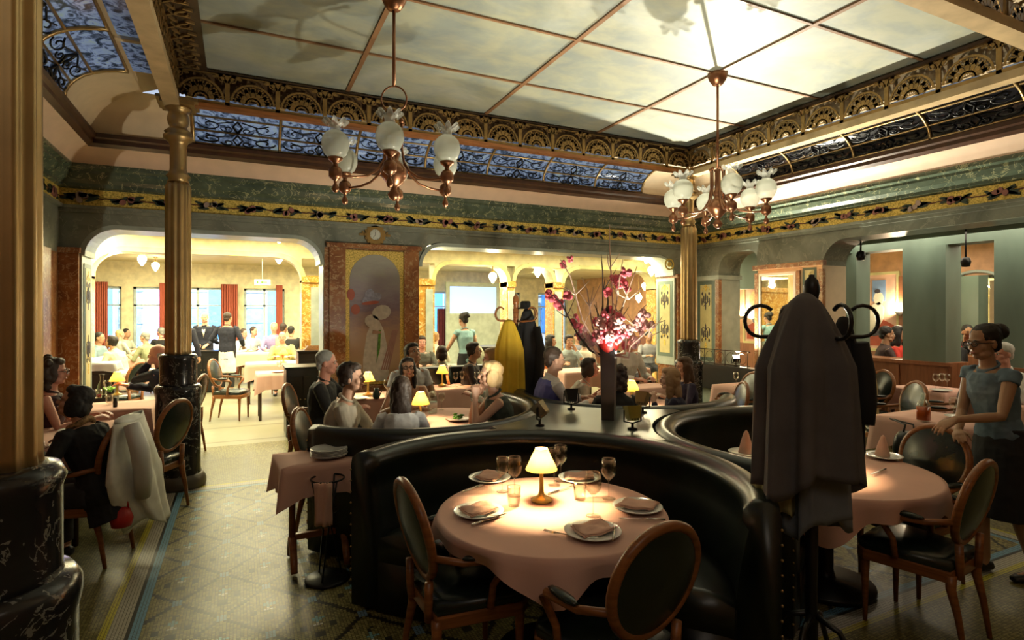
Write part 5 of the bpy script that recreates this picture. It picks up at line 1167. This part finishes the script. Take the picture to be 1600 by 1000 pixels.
# ---------------- more tables, chairs and cabinets ----------------
C_ = {}
def seatfor(px, d, face, label, back=.02):   # chair under a seated person, behind the head
    x, y = at(px, d); a = R(face); return chair(x-cos(a)*.12, y-sin(a)*.12, face, label)
def tbl(px, d, wx, wy, rz, lab, s=''):
    x, y = at(px, d); return qtable(x, y, wx, wy, R(rz), 'square table '+lab, 'pink tablecloth on the table '+lab)
qtable(-1.36, 5.75, .62, 1.15, 0, 'long table by the left wall before the person with glasses', 'pink tablecloth on the table beside the left wall')
qtable(-1.2, 7.25, .75, .75, 0, 'square table by the left jamb with the small lamp', 'cream-pink cloth on the lamp table by the left jamb')
x, y = at(573, 6.75); qtable(x, y, .6, .6, 0, 'square table under the mural', 'pink tablecloth on the lamp table under the mural')
x, y = at(705, 7.55); qtable(x, y, .9, .6, 0, 'square table with a lamp left of the yellow coat', 'pink tablecloth left of the mustard coat, before the black seat back', .3)
tbl(425, 11.2, .95, .8, 0, 'before the person in orange'); tbl(428, 9.4, .55, .6, 0, 'right of the wooden chair in the aisle'); tbl(898, 9.7, .8, .7, 0, 'before the person in pale blue')
tbl(1005, 7.6, .8, .5, 0, 'right of the vase, behind the booth'); tbl(1178, 7.6, .7, .8, 0, 'beside the black ledge at the right wall')
tbl(1345, 7.9, .6, .7, 0, 'right of the coats in the right aisle'); tbl(1452, 7.4, .7, .7, 0, 'before the wood wainscot in the right aisle'); tbl(1468, 5.3, .75, .8, 0, 'behind the waitress with the amber bottle')
tbl(1590, 6.3, .8, .8, 0, 'at the right edge behind the waitress'); tbl(215, 9.6, .8, .9, 0, 'before the reader'); tbl(190, 12.2, 1.6, .8, 0, 'at the long row far left'); tbl(410, 14.0, 1.4, .8, 0, 'by the window'); tbl(690, 10.4, .9, .8, 0, 'beyond the pier in the wide opening'); tbl(965, 10.2, .9, .7, 0, 'before the painted jamb')
for px, d, fc, lab in ((545, 4.55, -22, 'under the person in the beige jacket'), (508, 6.1, -20, 'under the grey-haired person in black'), (372, 9.25, -20, 'standing empty in the aisle, pulled to a pink table'),
    (100, 4.0, 160, 'left foreground, hung with the white coat'), (262, 6.9, 165, 'half hidden by the brass column at left'), (212, 5.0, 150, 'just left of the brass column plinth, empty'), (180, 8.7, 150, 'under the reader in the cream shirt'), (232, 12.0, 150, 'under the person in olive'),
    (1104, 6.25, 150, 'with green leather back, right of the navy top'), (1137, 7.1, 170, 'dark oval-backed one left of the hanging coats'), (1012, 8.4, -80, 'tall oval-backed one right of the vase'), (975, 8.8, -100, 'just right of the vase, partly hidden'),
    (1374, 6.3, 150, 'with green leather back in the right aisle'), (1440, 6.6, 120, 'behind the amber bottle in the right aisle'), (1337, 7.4, 160, 'under the curly-haired person right of the coats'), (1600, 6.3, 180, 'at the right edge behind the waitress'),
    (441, 12.2, -100, 'under the person in orange and yellow-green'), (381, 14.3, -45, 'under the nearer person by the window'), (985, 11.3, -80, 'under the white-haired person'), (745, 7.95, -30, 'under the young person in the dark suit'), (650, 7.3, -75, 'under the bending person in white shirt'), (862, 10.6, -40, 'under the person in orange'), (737, 11.6, 140, 'under the bald person in grey-green')):
    seatfor(px, d, fc, 'oval-backed armchair '+lab)
# wall bench at the left
t = thing('wall_bench', 'dark leather bench along the left wall under the person with glasses', 'bench', (0, 0, 0)); b = MB(); b.bx(-1.76, -1.68, 4.9, 6.7, .05, .98); obj('backrest', b, M['leather'], t, bevel=.02); b = MB(); b.bx(-1.68, -1.22, 4.9, 6.7, .3, .46); obj('seat', b, M['leather'], t, bevel=.03); b = MB(); b.bx(-1.68, -1.26, 4.92, 6.68, 0, .3); obj('plinth', b, M['blackwood'], t)
def cabinet(px, d, wd, dp, h, lab, rz=0):
    x, y = at(px, d); t = thing('service_cabinet', lab, 'cabinet', (x, y, 0), rz); b = MB(); b.box((0, 0, h/2), (wd, dp, h-.04)); obj('carcass', b, M['blackwood'], t, bevel=.01)
    b = MB(); b.box((0, 0, h-.01), (wd+.03, dp+.03, .025)); obj('top', b, M['blackwood'], t)
    for e in (-1, 1): b = MB(); b.box((e*wd*.24, -dp/2-.006, h*.48), (wd*.44, .015, h*.78)); do = obj('door', b, M['blackwood'], t); b = MB(); b.ell((e*.03, -dp/2-.02, h*.55), (.01, .01, .01), 8, 5); obj('knob', b, M['brass'], do)
    return x, y
cabinet(470, 8.1, .42, .5, .98, 'black service cabinet between the aisle and the grey-haired person')
sx_, sy_ = cabinet(489, 9.6, .5, .4, 1.1, 'taller black service cabinet piled with trays before the orange marble pier')
cabinet(318, 12.4, .62, .45, .9, 'black service cabinet at which the bald tuxedo person stands')
px_, py_ = cabinet(146, 7.4, .5, .35, 1.08, 'black cabinet with a white cloth over its top, at left')
o = obj('cover_cloth', cloth_rect(.54, .4, 1.085, .09), M['whitecloth'], None, (px_, py_, 0)); tag(o, 'white cloth over the black cabinet behind the left wall table', 'cloth')
x, y = at(730, 8.2); b = MB(); b.bx(-.75, .75, -.06, .06, 0, .98); o = obj('seat_divider', b, M['leather'], None, (x, y, 0), 0, bevel=.03); tag(o, 'long black leather seat back behind the small lamp table', 'seat divider')
x, y = at(772, 12.6); b = MB(); b.bx(-.6, .6, -.3, .3, 0, 1.0); o = obj('bar_counter', b, M['blackwood'], None, (x, y, 0), 0, bevel=.02); tag(o, 'black counter far back behind the teal-topped person', 'counter')
# service table with trestle feet, plates and the ice bucket stand
SXY = at(497, 3.98); t = thing('service_table', 'small service table on curved wooden trestle feet, beside the booth end', 'table', (SXY[0], SXY[1], 0))
b = MB(); b.box((0, 0, .72), (.5, .42, .02)); obj('tabletop', b, M['wood'], t)
for e in (-1, 1):
    b = MB(); b.tube([(e*.17, 0, .2), (e*.17, 0, .71)], [.024, .02], 10); lg = obj('leg', b, M['wood'], t); b = MB(); b.tube([(e*.17, -.17, .015), (e*.17, -.15, .07), (e*.17, -.07, .15), (e*.17, 0, .19), (e*.17, .07, .15), (e*.17, .15, .07), (e*.17, .17, .015)], [.022, .024, .025, .03, .025, .024, .022], 10); obj('curved_foot', b, M['wood'], lg)
b = MB(); b.box((0, 0, .2), (.34, .03, .04)); obj('stretcher', b, M['wood'], t)
o = obj('tablecloth', cloth_rect(.54, .46, .735, .2), M['cloth'], None, (SXY[0], SXY[1], 0), R(4)); tag(o, 'pink cloth with pointed corners on the small service table', 'tablecloth')
def plate_mb(r, z=0):
    b = MB(); b.lathe([(r*.5, z), (r*.62, z+.002), (r*.7, z+.008), (r*.98, z+.016), (r, z+.019), (r*.97, z+.021), (r*.7, z+.013), (r*.6, z+.008), (.001, z+.006)], 40); return b
px0, py0 = gp(514, 712, .75)
for k in range(6):
    o = obj('plate', plate_mb(.125), M['china'], None, (px0+.002*sin(k*2), py0+.002*cos(k*3), .742+k*.009)); tag(o, 'white plate, %s of the stack on the service table' % ('topmost', 'fifth from the bottom', 'fourth from the bottom', 'third from the bottom', 'second from the bottom', 'lowest')[5-k], 'plate', 'stack of plates on the service table')
BX, BY = gp(512, 905); t = thing('bucket_stand', 'black wire ice bucket stand with a heavy round foot', 'stand', (BX, BY, 0)); b = MB(); b.lathe([(.14, 0), (.145, .01), (.13, .02), (.02, .028), (.0, .03)], 32); obj('foot', b, M['blackmetal'], t)
b = MB()
for k in range(3): a = 2*pi*k/3; b.tube([(.09*cos(a), .09*sin(a), .02), (.03*cos(a+.5), .03*sin(a+.5), .32), (.1*cos(a+1), .1*sin(a+1), .66)], .006, 6)
obj('wire_frame', b, M['blackmetal'], t); b = MB(); b.tube([(.105*cos(a), .105*sin(a), .66) for a in [2*pi*k/28 for k in range(28)]], .006, 6, closed=True); obj('top_ring', b, M['blackmetal'], t); b = MB(); b.tube([(.075*cos(a), .075*sin(a), .45) for a in [2*pi*k/28 for k in range(28)]], .004, 6, closed=True); obj('lower_ring', b, M['blackmetal'], t)
b = MB(); x, y = at(503, 3.58); g = [[(-.05+.1*j/10+.006*sin(j*1.9)*(i/8), .012*sin(j*1.3+i*.3), .665-.27*i/8) for j in range(11)] for i in range(9)]; b.sheet(g); b.sheet([[(q[0]*.8+.015, q[1]+.02, q[2]-.0) for q in r] for r in g]); o = obj('napkin', b, M['napkin'], None, (x, y, 0), -YAW); tag(o, 'pink napkin hanging from the ice bucket stand', 'napkin'); o.modifiers.new('t', 'SOLIDIFY').thickness = .006
# white coat thrown over the chair in the left foreground
cx_, cy_ = at(100, 4.0); a = R(160); cx_ -= cos(a)*.12; cy_ -= sin(a)*.12; bxk, byk = cx_-cos(a)*.27, cy_-sin(a)*.27
b = MB(); g = []; rg = random.Random(2)
for i in range(31):
    f = i/30; row = []
    for k in range(64):
        t_ = 2*pi*k/64; wv = 1+(.04+.14*f)*sin(4*t_+1+f*2)+.06*f*sin(9*t_+2)
        wd_ = .235*(.72+.5*sin(min(1, f*1.5)*pi/2))*(1-.35*max(0, f-.55)/.45); row.append((wd_*wv*cos(t_)+.16*f*f*(1 if f > .5 else .6), (.05+.07*f)*wv*sin(t_)-.04-.05*f, 1.0-.78*f+.06*sin(2*t_+.6)*f*f+.02*cos(t_)))
    g.append(row)
b.sheet(g, closed=True); b.ell((0, -.04, .985), (.15, .06, .035), 14, 8); o = obj('coat', b, plain('off_white_coat', (.85, .85, .76), .8, bump=.2, bscale=60), None, (bxk, byk, 0), R(160-90)); tag(o, 'off-white coat thrown over the chair back in the left foreground', 'coat'); o.modifiers.new('t', 'SOLIDIFY').thickness = .006
b = MB(); b.tube([Vector((-.13, -.13, .97)), Vector((-.16, -.2, .8)), Vector((-.12, -.2, .6)), Vector((-.07, -.17, .46))], [.05, .06, .055, .05], 14); obj('sleeve', b, M['whitecloth'], o)
b = MB(); b.lathe([(.0, 0), (.06, .01), (.07, .06), (.05, .12), (.02, .14)], 18); b.tube([(-.04, 0, .12), (-.03, 0, .2), (.03, 0, .2), (.04, 0, .12)], .006, 6); x, y = at(190, 3.9); o = obj('handbag', b, M['red'], None, (x, y, .27)); tag(o, 'small red bag hanging below the off-white coat', 'bag')

# ---------------- tableware ----------------
def wineglass(label):
    t = thing('wine_glass', label, 'glass', (0, 0, 0)); b = MB()
    b.lathe([(.032, 0), (.032, .002), (.006, .006), (.0035, .012), (.0035, .085), (.012, .092), (.03, .112), (.037, .135), (.036, .16), (.030, .19), (.0285, .19), (.034, .16), (.035, .135), (.028, .114), (.01, .096), (.001, .094)], 24); obj('bowl', b, M['glass'], t); return t
WG = wineglass('wine glass, rear one of the pair left of the front table lamp'); WG.location = (*gp(785, 768, .755), .755)
def wg(px, py, label, s=1, z=.755, d=None):
    x, y = at(px, d) if d else gp(px, py, z); return dup(WG, (x, y, z), 0, label, None, (s, s, s))
for px, py, lab in ((804, 775, 'wine glass, nearer of the pair left of the front table lamp'), (866, 758, 'wine glass just right of the front table lamp, left one'), (876, 752, 'wine glass just right of the front table lamp, rear one'),
    (927, 806, 'tall wine glass before the right rear place of the front table'), (951, 779, 'wine glass right of the tall one on the front table')): wg(px, py, lab, 1.12)
def tumbler(px, py, label, z=.755, s=1, d=None, wine=0):
    x, y = at(px, d) if d else gp(px, py, z); t = thing('water_glass', label, 'glass', (x, y, z)); t.scale = (s, s, s); b = MB(); b.lathe([(.03, 0), (.034, .05), (.036, .1), (.034, .1), (.031, .05), (.026, .008), (.001, .008)], 20); obj('tumbler', b, M['glass'], t)
    if wine: b = MB(); b.lathe([(.026, .01), (.029, .045), (.001, .046)], 16); obj('red_wine', b, M['wine'], t)
    return t
tumbler(803, 790, 'clear water glass nearest left of the front table lamp'); tumbler(906, 780, 'clear water glass right of the front table lamp')
def napkin_mb(sz):
    b = MB(); g = [[(-sz+2*sz*j/8+(.18*sz*(i-4)/4), -sz*.8+1.6*sz*i/8, .022+.004*sin(j*1.1+i)+.003*sin(i*2.)) for j in range(9)] for i in range(9)]; b.sheet(g); b.sheet([[(x*.94+.004, y*.94, z+.005) for x, y, z in r] for r in g]); return b
for px, py, r, a, lab in ((748, 797, .125, .3, 'left front'), (765, 745, .125, .8, 'left rear'), (905, 745, .125, -.3, 'right rear'), (996, 790, .125, -.8, 'far right'), (926, 828, .13, .1, 'nearest right')):
    x, y = gp(px, py, .77); o = obj('plate', plate_mb(r), M['china'], None, (x, y, .753)); tag(o, 'white plate under a napkin, %s place of the front table' % lab, 'plate', 'plates on the front round table')
    o = obj('napkin', napkin_mb(.088), M['napkin'], None, (x, y, .756), a); tag(o, 'folded pink napkin on the plate at the %s place of the front table' % lab, 'napkin', 'napkins on the front round table'); o.modifiers.new('t', 'SOLIDIFY').thickness = .004
def fork(px, py, a, label, z=.757):
    x, y = gp(px, py, z); b = MB(); b.tube([(0, -.09, .004), (0, -.03, .003), (0, .02, .005), (0, .05, .003)], [.005, .003, .0025, .006], 6); b.box((0, .056, .003), (.022, .012, .002))
    for q in range(4): b.tube([(-.009+q*.006, .06, .003), (-.009+q*.006, .1, .007)], .0013, 4)
    o = obj('fork', b, M['steel'], None, (x, y, z), a); tag(o, label, 'fork')
def knife(px, py, a, label, z=.757):
    x, y = gp(px, py, z); b = MB(); b.tube([(0, -.11, .004), (0, -.02, .004)], [.006, .005], 6); b.prism([(-.004, -.02), (.005, -.02), (.008, .05), (.004, .11), (-.004, .1)], .003, .005)
    o = obj('knife', b, M['steel'], None, (x, y, z), a); tag(o, label, 'knife')
fork(882, 836, R(38), 'silver fork lying left of the nearest plate on the front table'); fork(738, 764, R(-60), 'silver fork beside the left rear plate of the front table')
knife(765, 812, R(-72), 'knife lying right of the left front plate'); knife(877, 766, R(-70), 'knife lying behind the front table lamp'); knife(1003, 812, R(60), 'knife at the far right place of the front table'); fork(960, 832, R(-40), 'fork lying across the nearest plate of the front table', .785)
# right-hand table
def conenap(px, py, label, h=.14):
    x, y = gp(px, py, .77); o = obj('plate', plate_mb(.12), M['china'], None, (x, y, .753)); tag(o, 'white plate under the '+label, 'plate')
    b = MB(); b.loft([[(r*(1+.18*cos(3*a))*cos(a), r*.8*(1+.18*cos(3*a))*sin(a), z) for a in [2*pi*k/18 for k in range(18)]] for r, z in ((.052, .008), (.036, h*.5), (.016, h*.9), (.004, h))]); o = obj('napkin', b, M['napkin'], None, (x, y, .756)); tag(o, label, 'napkin')
conenap(1166, 706, 'tall pink napkin cone on the far left of the right table', .165); conenap(1380, 711, 'broad pink napkin fan right of the coats', .15)
for px, py, lab in ((1332, 706, 'wine glass just right of the hanging coats, front one'), (1345, 700, 'wine glass just right of the hanging coats, rear one')): wg(px, py, lab, .95)
knife(1372, 738, R(100), 'knife on the right table near the coats'); fork(1180, 718, R(80), 'fork beside the tall napkin cone')
# four women's table
x, y = gp(676, 645, .755); t = thing('water_bottle', 'clear glass water bottle beside the lamp on the women’s table'.replace('’s', "'s"), 'bottle', (x, y, .755)); b = MB(); b.lathe([(.042, 0), (.045, .01), (.045, .13), (.038, .17), (.016, .23), (.014, .29), (.016, .3), (.0, .3)], 24); obj('bottle_glass', b, M['bottle'], t); b = MB(); b.lathe([(.0455, .05), (.0455, .11)], 24); obj('paper_label', b, M['whitecloth'], t)
for px, py, lab, s in ((665, 650, 'glass of red wine next to the lamp on the women\'s table', 1), (690, 640, 'clear glass right of the water bottle', 1)):
    q = wg(px, py, lab, s*.9)
    if 'red' in lab: b = MB(); b.lathe([(.012, .096), (.029, .115), (.034, .13), (.001, .131)], 18); wo = obj('red_wine', b, M['wine'], q)
x, y = gp(716, 655, .765); o = obj('plate', plate_mb(.12), M['wood'], None, (x, y, .753)); tag(o, 'brown plate holding the salad before the blonde person', 'plate')
b = MB(); rg = random.Random(9)
for q in range(26): a = rg.uniform(0, 6.3); r = rg.uniform(0, .06); b.ell((r*cos(a), r*sin(a), .02+rg.uniform(0, .025)), (.022, .018, .008), 7, 4, rot=Matrix.Rotation(rg.uniform(-.8, .8), 3, 'X'))
o = obj('salad', b, M['green'], None, (x, y, .757)); tag(o, 'heap of green salad leaves on the brown plate', 'salad', None, 'stuff')
# lamps and small things on the other tables
for px, py, d, lab in ((183, 0, 6.75, 'by the left jamb before the black cabinet'), (575, 0, 6.75, 'under the mural'), (691, 0, 7.6, 'left of the mustard yellow coat'), (443, 0, 11.1, 'before the person in orange')):
    x, y = at(px, d); lamp(x, y, 'lit yellow table lamp '+lab, .76, 18 if px == 575 else 9)
for px, d, lab in ((712, 7.5, 'left one of two right of the small back lamp'), (722, 7.6, 'right one of two right of the small back lamp'), (745, 7.5, 'in front of the young person in the suit'), (168, 6.6, 'left of the lamp by the left jamb'), (1150, 7.5, 'on the cloth by the black ledge'), (1462, 7.3, 'left one on the cloth by the wainscot'), (1472, 7.35, 'middle one on the cloth by the wainscot'), (1480, 7.3, 'right one on the cloth by the wainscot'), (108, 5.0, 'on the left wall table before the person with glasses'), (1490, 5.3, 'right of the amber bottle'), (436, 9.3, 'on the small table beside the aisle'), (604, 6.7, 'right of the lamp under the mural')): wg(px, 0, 'wine glass '+lab, 1, .76, d)
for px, d, lab, w_ in ((154, 6.5, 'of red wine by the left jamb', 1), (171, 6.1, 'empty, near edge of the table by the left jamb', 0), (125, 4.9, 'on the left wall table near the bowl haircut', 0), (965, 6.0, 'on the back booth table behind the vase', 0), (1000, 5.9, 'beside the lamp on the back booth table', 0)):
    tumbler(px, 0, 'short glass '+lab, .76, 1, d, w_)
x, y = at(180, 5.95); b = MB(); b.lathe([(.02, 0), (.022, .05), (.015, .07), (.018, .09), (0, .1)], 14); o = obj('pepper_mill', b, M['blackwood'], None, (x, y, .752)); tag(o, 'small black pepper mill at the table edge by the left jamb', 'pepper mill')
x, y = at(588, 6.5); b = MB(); b.lathe([(.03, 0), (.045, .03), (.04, .07), (.022, .09), (.028, .12), (.0, .12)], 18); b.tube([(.03, 0, .1), (.06, 0, .08), (.042, 0, .04)], .006, 6); o = obj('jug', b, plain('dark_green_glaze', (.02, .05, .04), .2), None, (x, y, .755)); tag(o, 'little dark green jug on the table under the mural', 'jug')
x, y = at(159, 6.75); t = thing('carafe', 'glass carafe left of the lamp by the left jamb', 'carafe', (x, y, .76)); b = MB(); b.lathe([(.045, 0), (.05, .05), (.04, .12), (.018, .17), (.02, .22), (.03, .25)], 20); obj('glass_body', b, M['glass'], t)
x, y = at(172, 6.9); b = MB(); rg = random.Random(3)
for q in range(16): a = rg.uniform(0, 6.3); r = rg.uniform(0, .06); b.ell((r*cos(a), r*sin(a), .03+rg.uniform(0, .05)), (.03, .02, .01), 7, 4, rot=Matrix.Rotation(rg.uniform(-.8, .8), 3, 'Y'))
o = obj('salad', b, M['green'], None, (x, y, .755)); tag(o, 'green leaves in front of the lamp by the left jamb', 'salad', None, 'stuff')
x, y = at(1443, 5.15); t = thing('amber_bottle', 'square clear bottle of amber drink on the table beside the waitress', 'bottle', (x, y, .76)); b = MB(); b.loft([ring(Vector((0, 0, z)), r, r, Vector((1, 0, 0)), Vector((0, 1, 0)), 20, .5) for z, r in ((0, .043), (.15, .045), (.18, .03), (.2, .014), (.25, .014))]); obj('bottle_glass', b, M['bottle'], t); b = MB(); b.loft([ring(Vector((0, 0, z)), .046, .046, Vector((1, 0, 0)), Vector((0, 1, 0)), 20, .5) for z in (.01, .13)]); obj('amber_drink', b, M['whisky'], t)
x, y = at(1420, 5.0); b = MB(); b.loft([ring(Vector((0, 0, z)), w_, .06, Vector((1, 0, 0)), Vector((0, 1, 0))) for z, w_ in ((.46, .12), (.54, .14), (.64, .12), (.69, .08))]); b.tube([(-.05, 0, .68), (-.03, 0, .755), (.0, .25, .762), (.04, 0, .755), (.05, 0, .68)], .008, 6); o = obj('handbag', b, M['leather'], None, (x, y, 0), -YAW); tag(o, 'black leather handbag hanging at the corner of the table by the amber bottle', 'bag')
# plates and menus
for px, d, z, lab in ((118, 4.75, .755, 'on the left wall table'), (435, 9.35, .76, 'on the small table beside the aisle'), (1470, 7.1, .76, 'on the cloth by the wainscot'), (1350, 7.7, .76, 'on the pink table right of the coats'), (1500, 5.3, .76, 'on the table behind the waitress'), (970, 5.75, .76, 'on the back booth table'), (560, 6.45, .76, 'before the grey-haired person in black')):
    x, y = at(px, d); o = obj('plate', plate_mb(.12), M['china'], None, (x, y, z-.004)); tag(o, 'white plate '+lab, 'plate')
x, y = at(144, 7.3); t = thing('menu_card', 'open white menu card on the black cabinet at left', 'menu', (x, y, 1.095)); b = MB(); b.add([(-.11, -.08, .03), (0, -.08, .0), (0, .08, .06), (-.11, .08, .09)], [(0, 1, 2, 3)], False); b.add([(0, -.08, .0), (.11, -.08, .02), (.11, .08, .08), (0, .08, .06)], [(0, 1, 2, 3)], False); mo = obj('page', b, M['china'], t, fix=False); mo.modifiers.new('t', 'SOLIDIFY').thickness = .003
for k in range(4):
    b = MB(); b.box((.01*k, 0, .01), (.3-.02*k, .22, .018)); o = obj('tray', b, M['steel'], None, (sx_, sy_, 1.1+k*.021)); tag(o, 'metal tray stacked on the taller black cabinet, %s' % ('lowest', 'second', 'third', 'topmost')[k], 'tray', 'trays on the taller black cabinet')
# yellow coat over a chair, black spotlights, exit sign, curtains
x, y = at(1354, 7.2); coat(x, y, -YAW, 1.02, .42, .13, plain('tan_yellow_cloth', (.55, .4, .18), .8), 'tan coat over the chair back right of the hanging coats', 21, depth=.4, top=.7, nf=5, sleeves=0)
for px, py, d, lab in ((1345, 399, 7.9, 'small black ceiling spotlight left of the wide teal pier'), (1509, 409, 7.6, 'small black ceiling spotlight right of the wide teal pier')):
    x, y = at(px, d); z = EYE-(py-HOR)*d/FPX; t = thing('ceiling_spotlight', lab, 'spotlight', (x, y, z)); b = MB(); b.tube([(0, 0, .02), (0, 0, 2.9-z)], .012, 8); obj('stem', b, M['blackmetal'], t); b = MB(); b.lathe([(.0, -.07), (.045, -.065), (.06, 0), (.045, .05), (0, .07)], 16); obj('lamp_head', b, M['blackmetal'], t)
x, y = at(410, 13.2); z = EYE+(HOR-441)*13.2/FPX; t = thing('exit_sign', 'small pale emergency exit sign hanging above the window tables', 'sign', (x, y, z)); t.rotation_euler.z = -R(10); b = MB(); b.box((0, 0, 0), (.34, .04, .13)); b.tube([(0, 0, .06), (0, 0, 3.05-z)], .006, 5); obj('sign_box', b, emit('exit_sign_face', (.75, .8, .4), .7), t)
b = MB(); b.box((-.1, -.022, 0), (.03, .004, .06)); b.add([(.02, -.024, .035), (.02, -.024, -.035), (-.05, -.024, 0)], [(0, 1, 2)], False); b.box((.06, -.022, 0), (.09, .004, .018)); obj('green_pictogram', b, M['green'], t)
def curtain(x0, x1, y, z0, z1, label, m, nf=9, gather=.0):
    b = MB(); g = []
    for i in range(13):
        f = i/12; row = []
        for j in range(61):
            u = j/60; xx = x0+(x1-x0)*(u*(1-gather*f)+gather*f*(0 if gather < 0 else 1)*0); row.append((xx, y+.05*sin(u*nf*2*pi+.3*sin(f*3))*(.5+.5*f), z1-(z1-z0)*f))
        g.append(row)
    b.sheet(g); o = obj('curtain', b, m, None); tag(o, label, 'curtain'); o.modifiers.new('t', 'SOLIDIFY').thickness = .01; return o
for pa, pb, zz, lab, m in ((143, 168, (.02, 2.5), 'rust red curtain at the far left window', 'curtain'), (249, 259, (.02, 2.5), 'narrow rust red curtain edge left of the brass column', 'curtain'), (345, 371, (.02, 2.5), 'full rust red curtain right of the tuxedo person', 'curtain'), (431, 441, (.02, 2.5), 'narrow red curtain beside the orange marble pier', 'curtain'),
      (664, 676, (.02, 1.85), 'dark red half curtain just right of the mural pier', 'dkcurtain'), (683, 702, (.02, 1.85), 'dark red half curtain left of the bending teal-topped person', 'dkcurtain'), (1003, 1022, (.02, 2.5), 'rust red curtain left of the painted jamb', 'curtain')):
    Y_ = 17.3
    def xat(p, Y): t = (p-800)/FPX; return Y*(SY+CY*t)/(CY-SY*t)
    curtain(xat(pa, Y_), xat(pb, Y_), Y_, zz[0], zz[1], lab, M[m], 7)
# picture-window style framed mirror far back; pane glows in place of a reflection
x0, x1 = xat(703, 16.9), xat(776, 16.9); t = thing('framed_mirror', 'wide silver-framed bright panel behind the teal-topped person', 'window', (0, 0, 0)); b = MB(); b.bx(x0, x1, 16.95, 17.0, 1.7, 2.55); obj('bright_pane', b, emit('mirror_glow', (.4, .6, 1), .5), t)
b = MB(); b.bx(x0-.12, x1+.12, 16.9, 17.0, 2.55, 2.68); b.bx(x0-.12, x1+.12, 16.9, 17.0, 1.6, 1.7); b.bx(x0-.12, x0, 16.9, 17.0, 1.7, 2.55); b.bx(x1, x1+.12, 16.9, 17.0, 1.7, 2.55); b.bx(x0-.12, x1+.12, 16.9, 17.0, 0, 1.6); obj('frame', b, M['silver'], t)
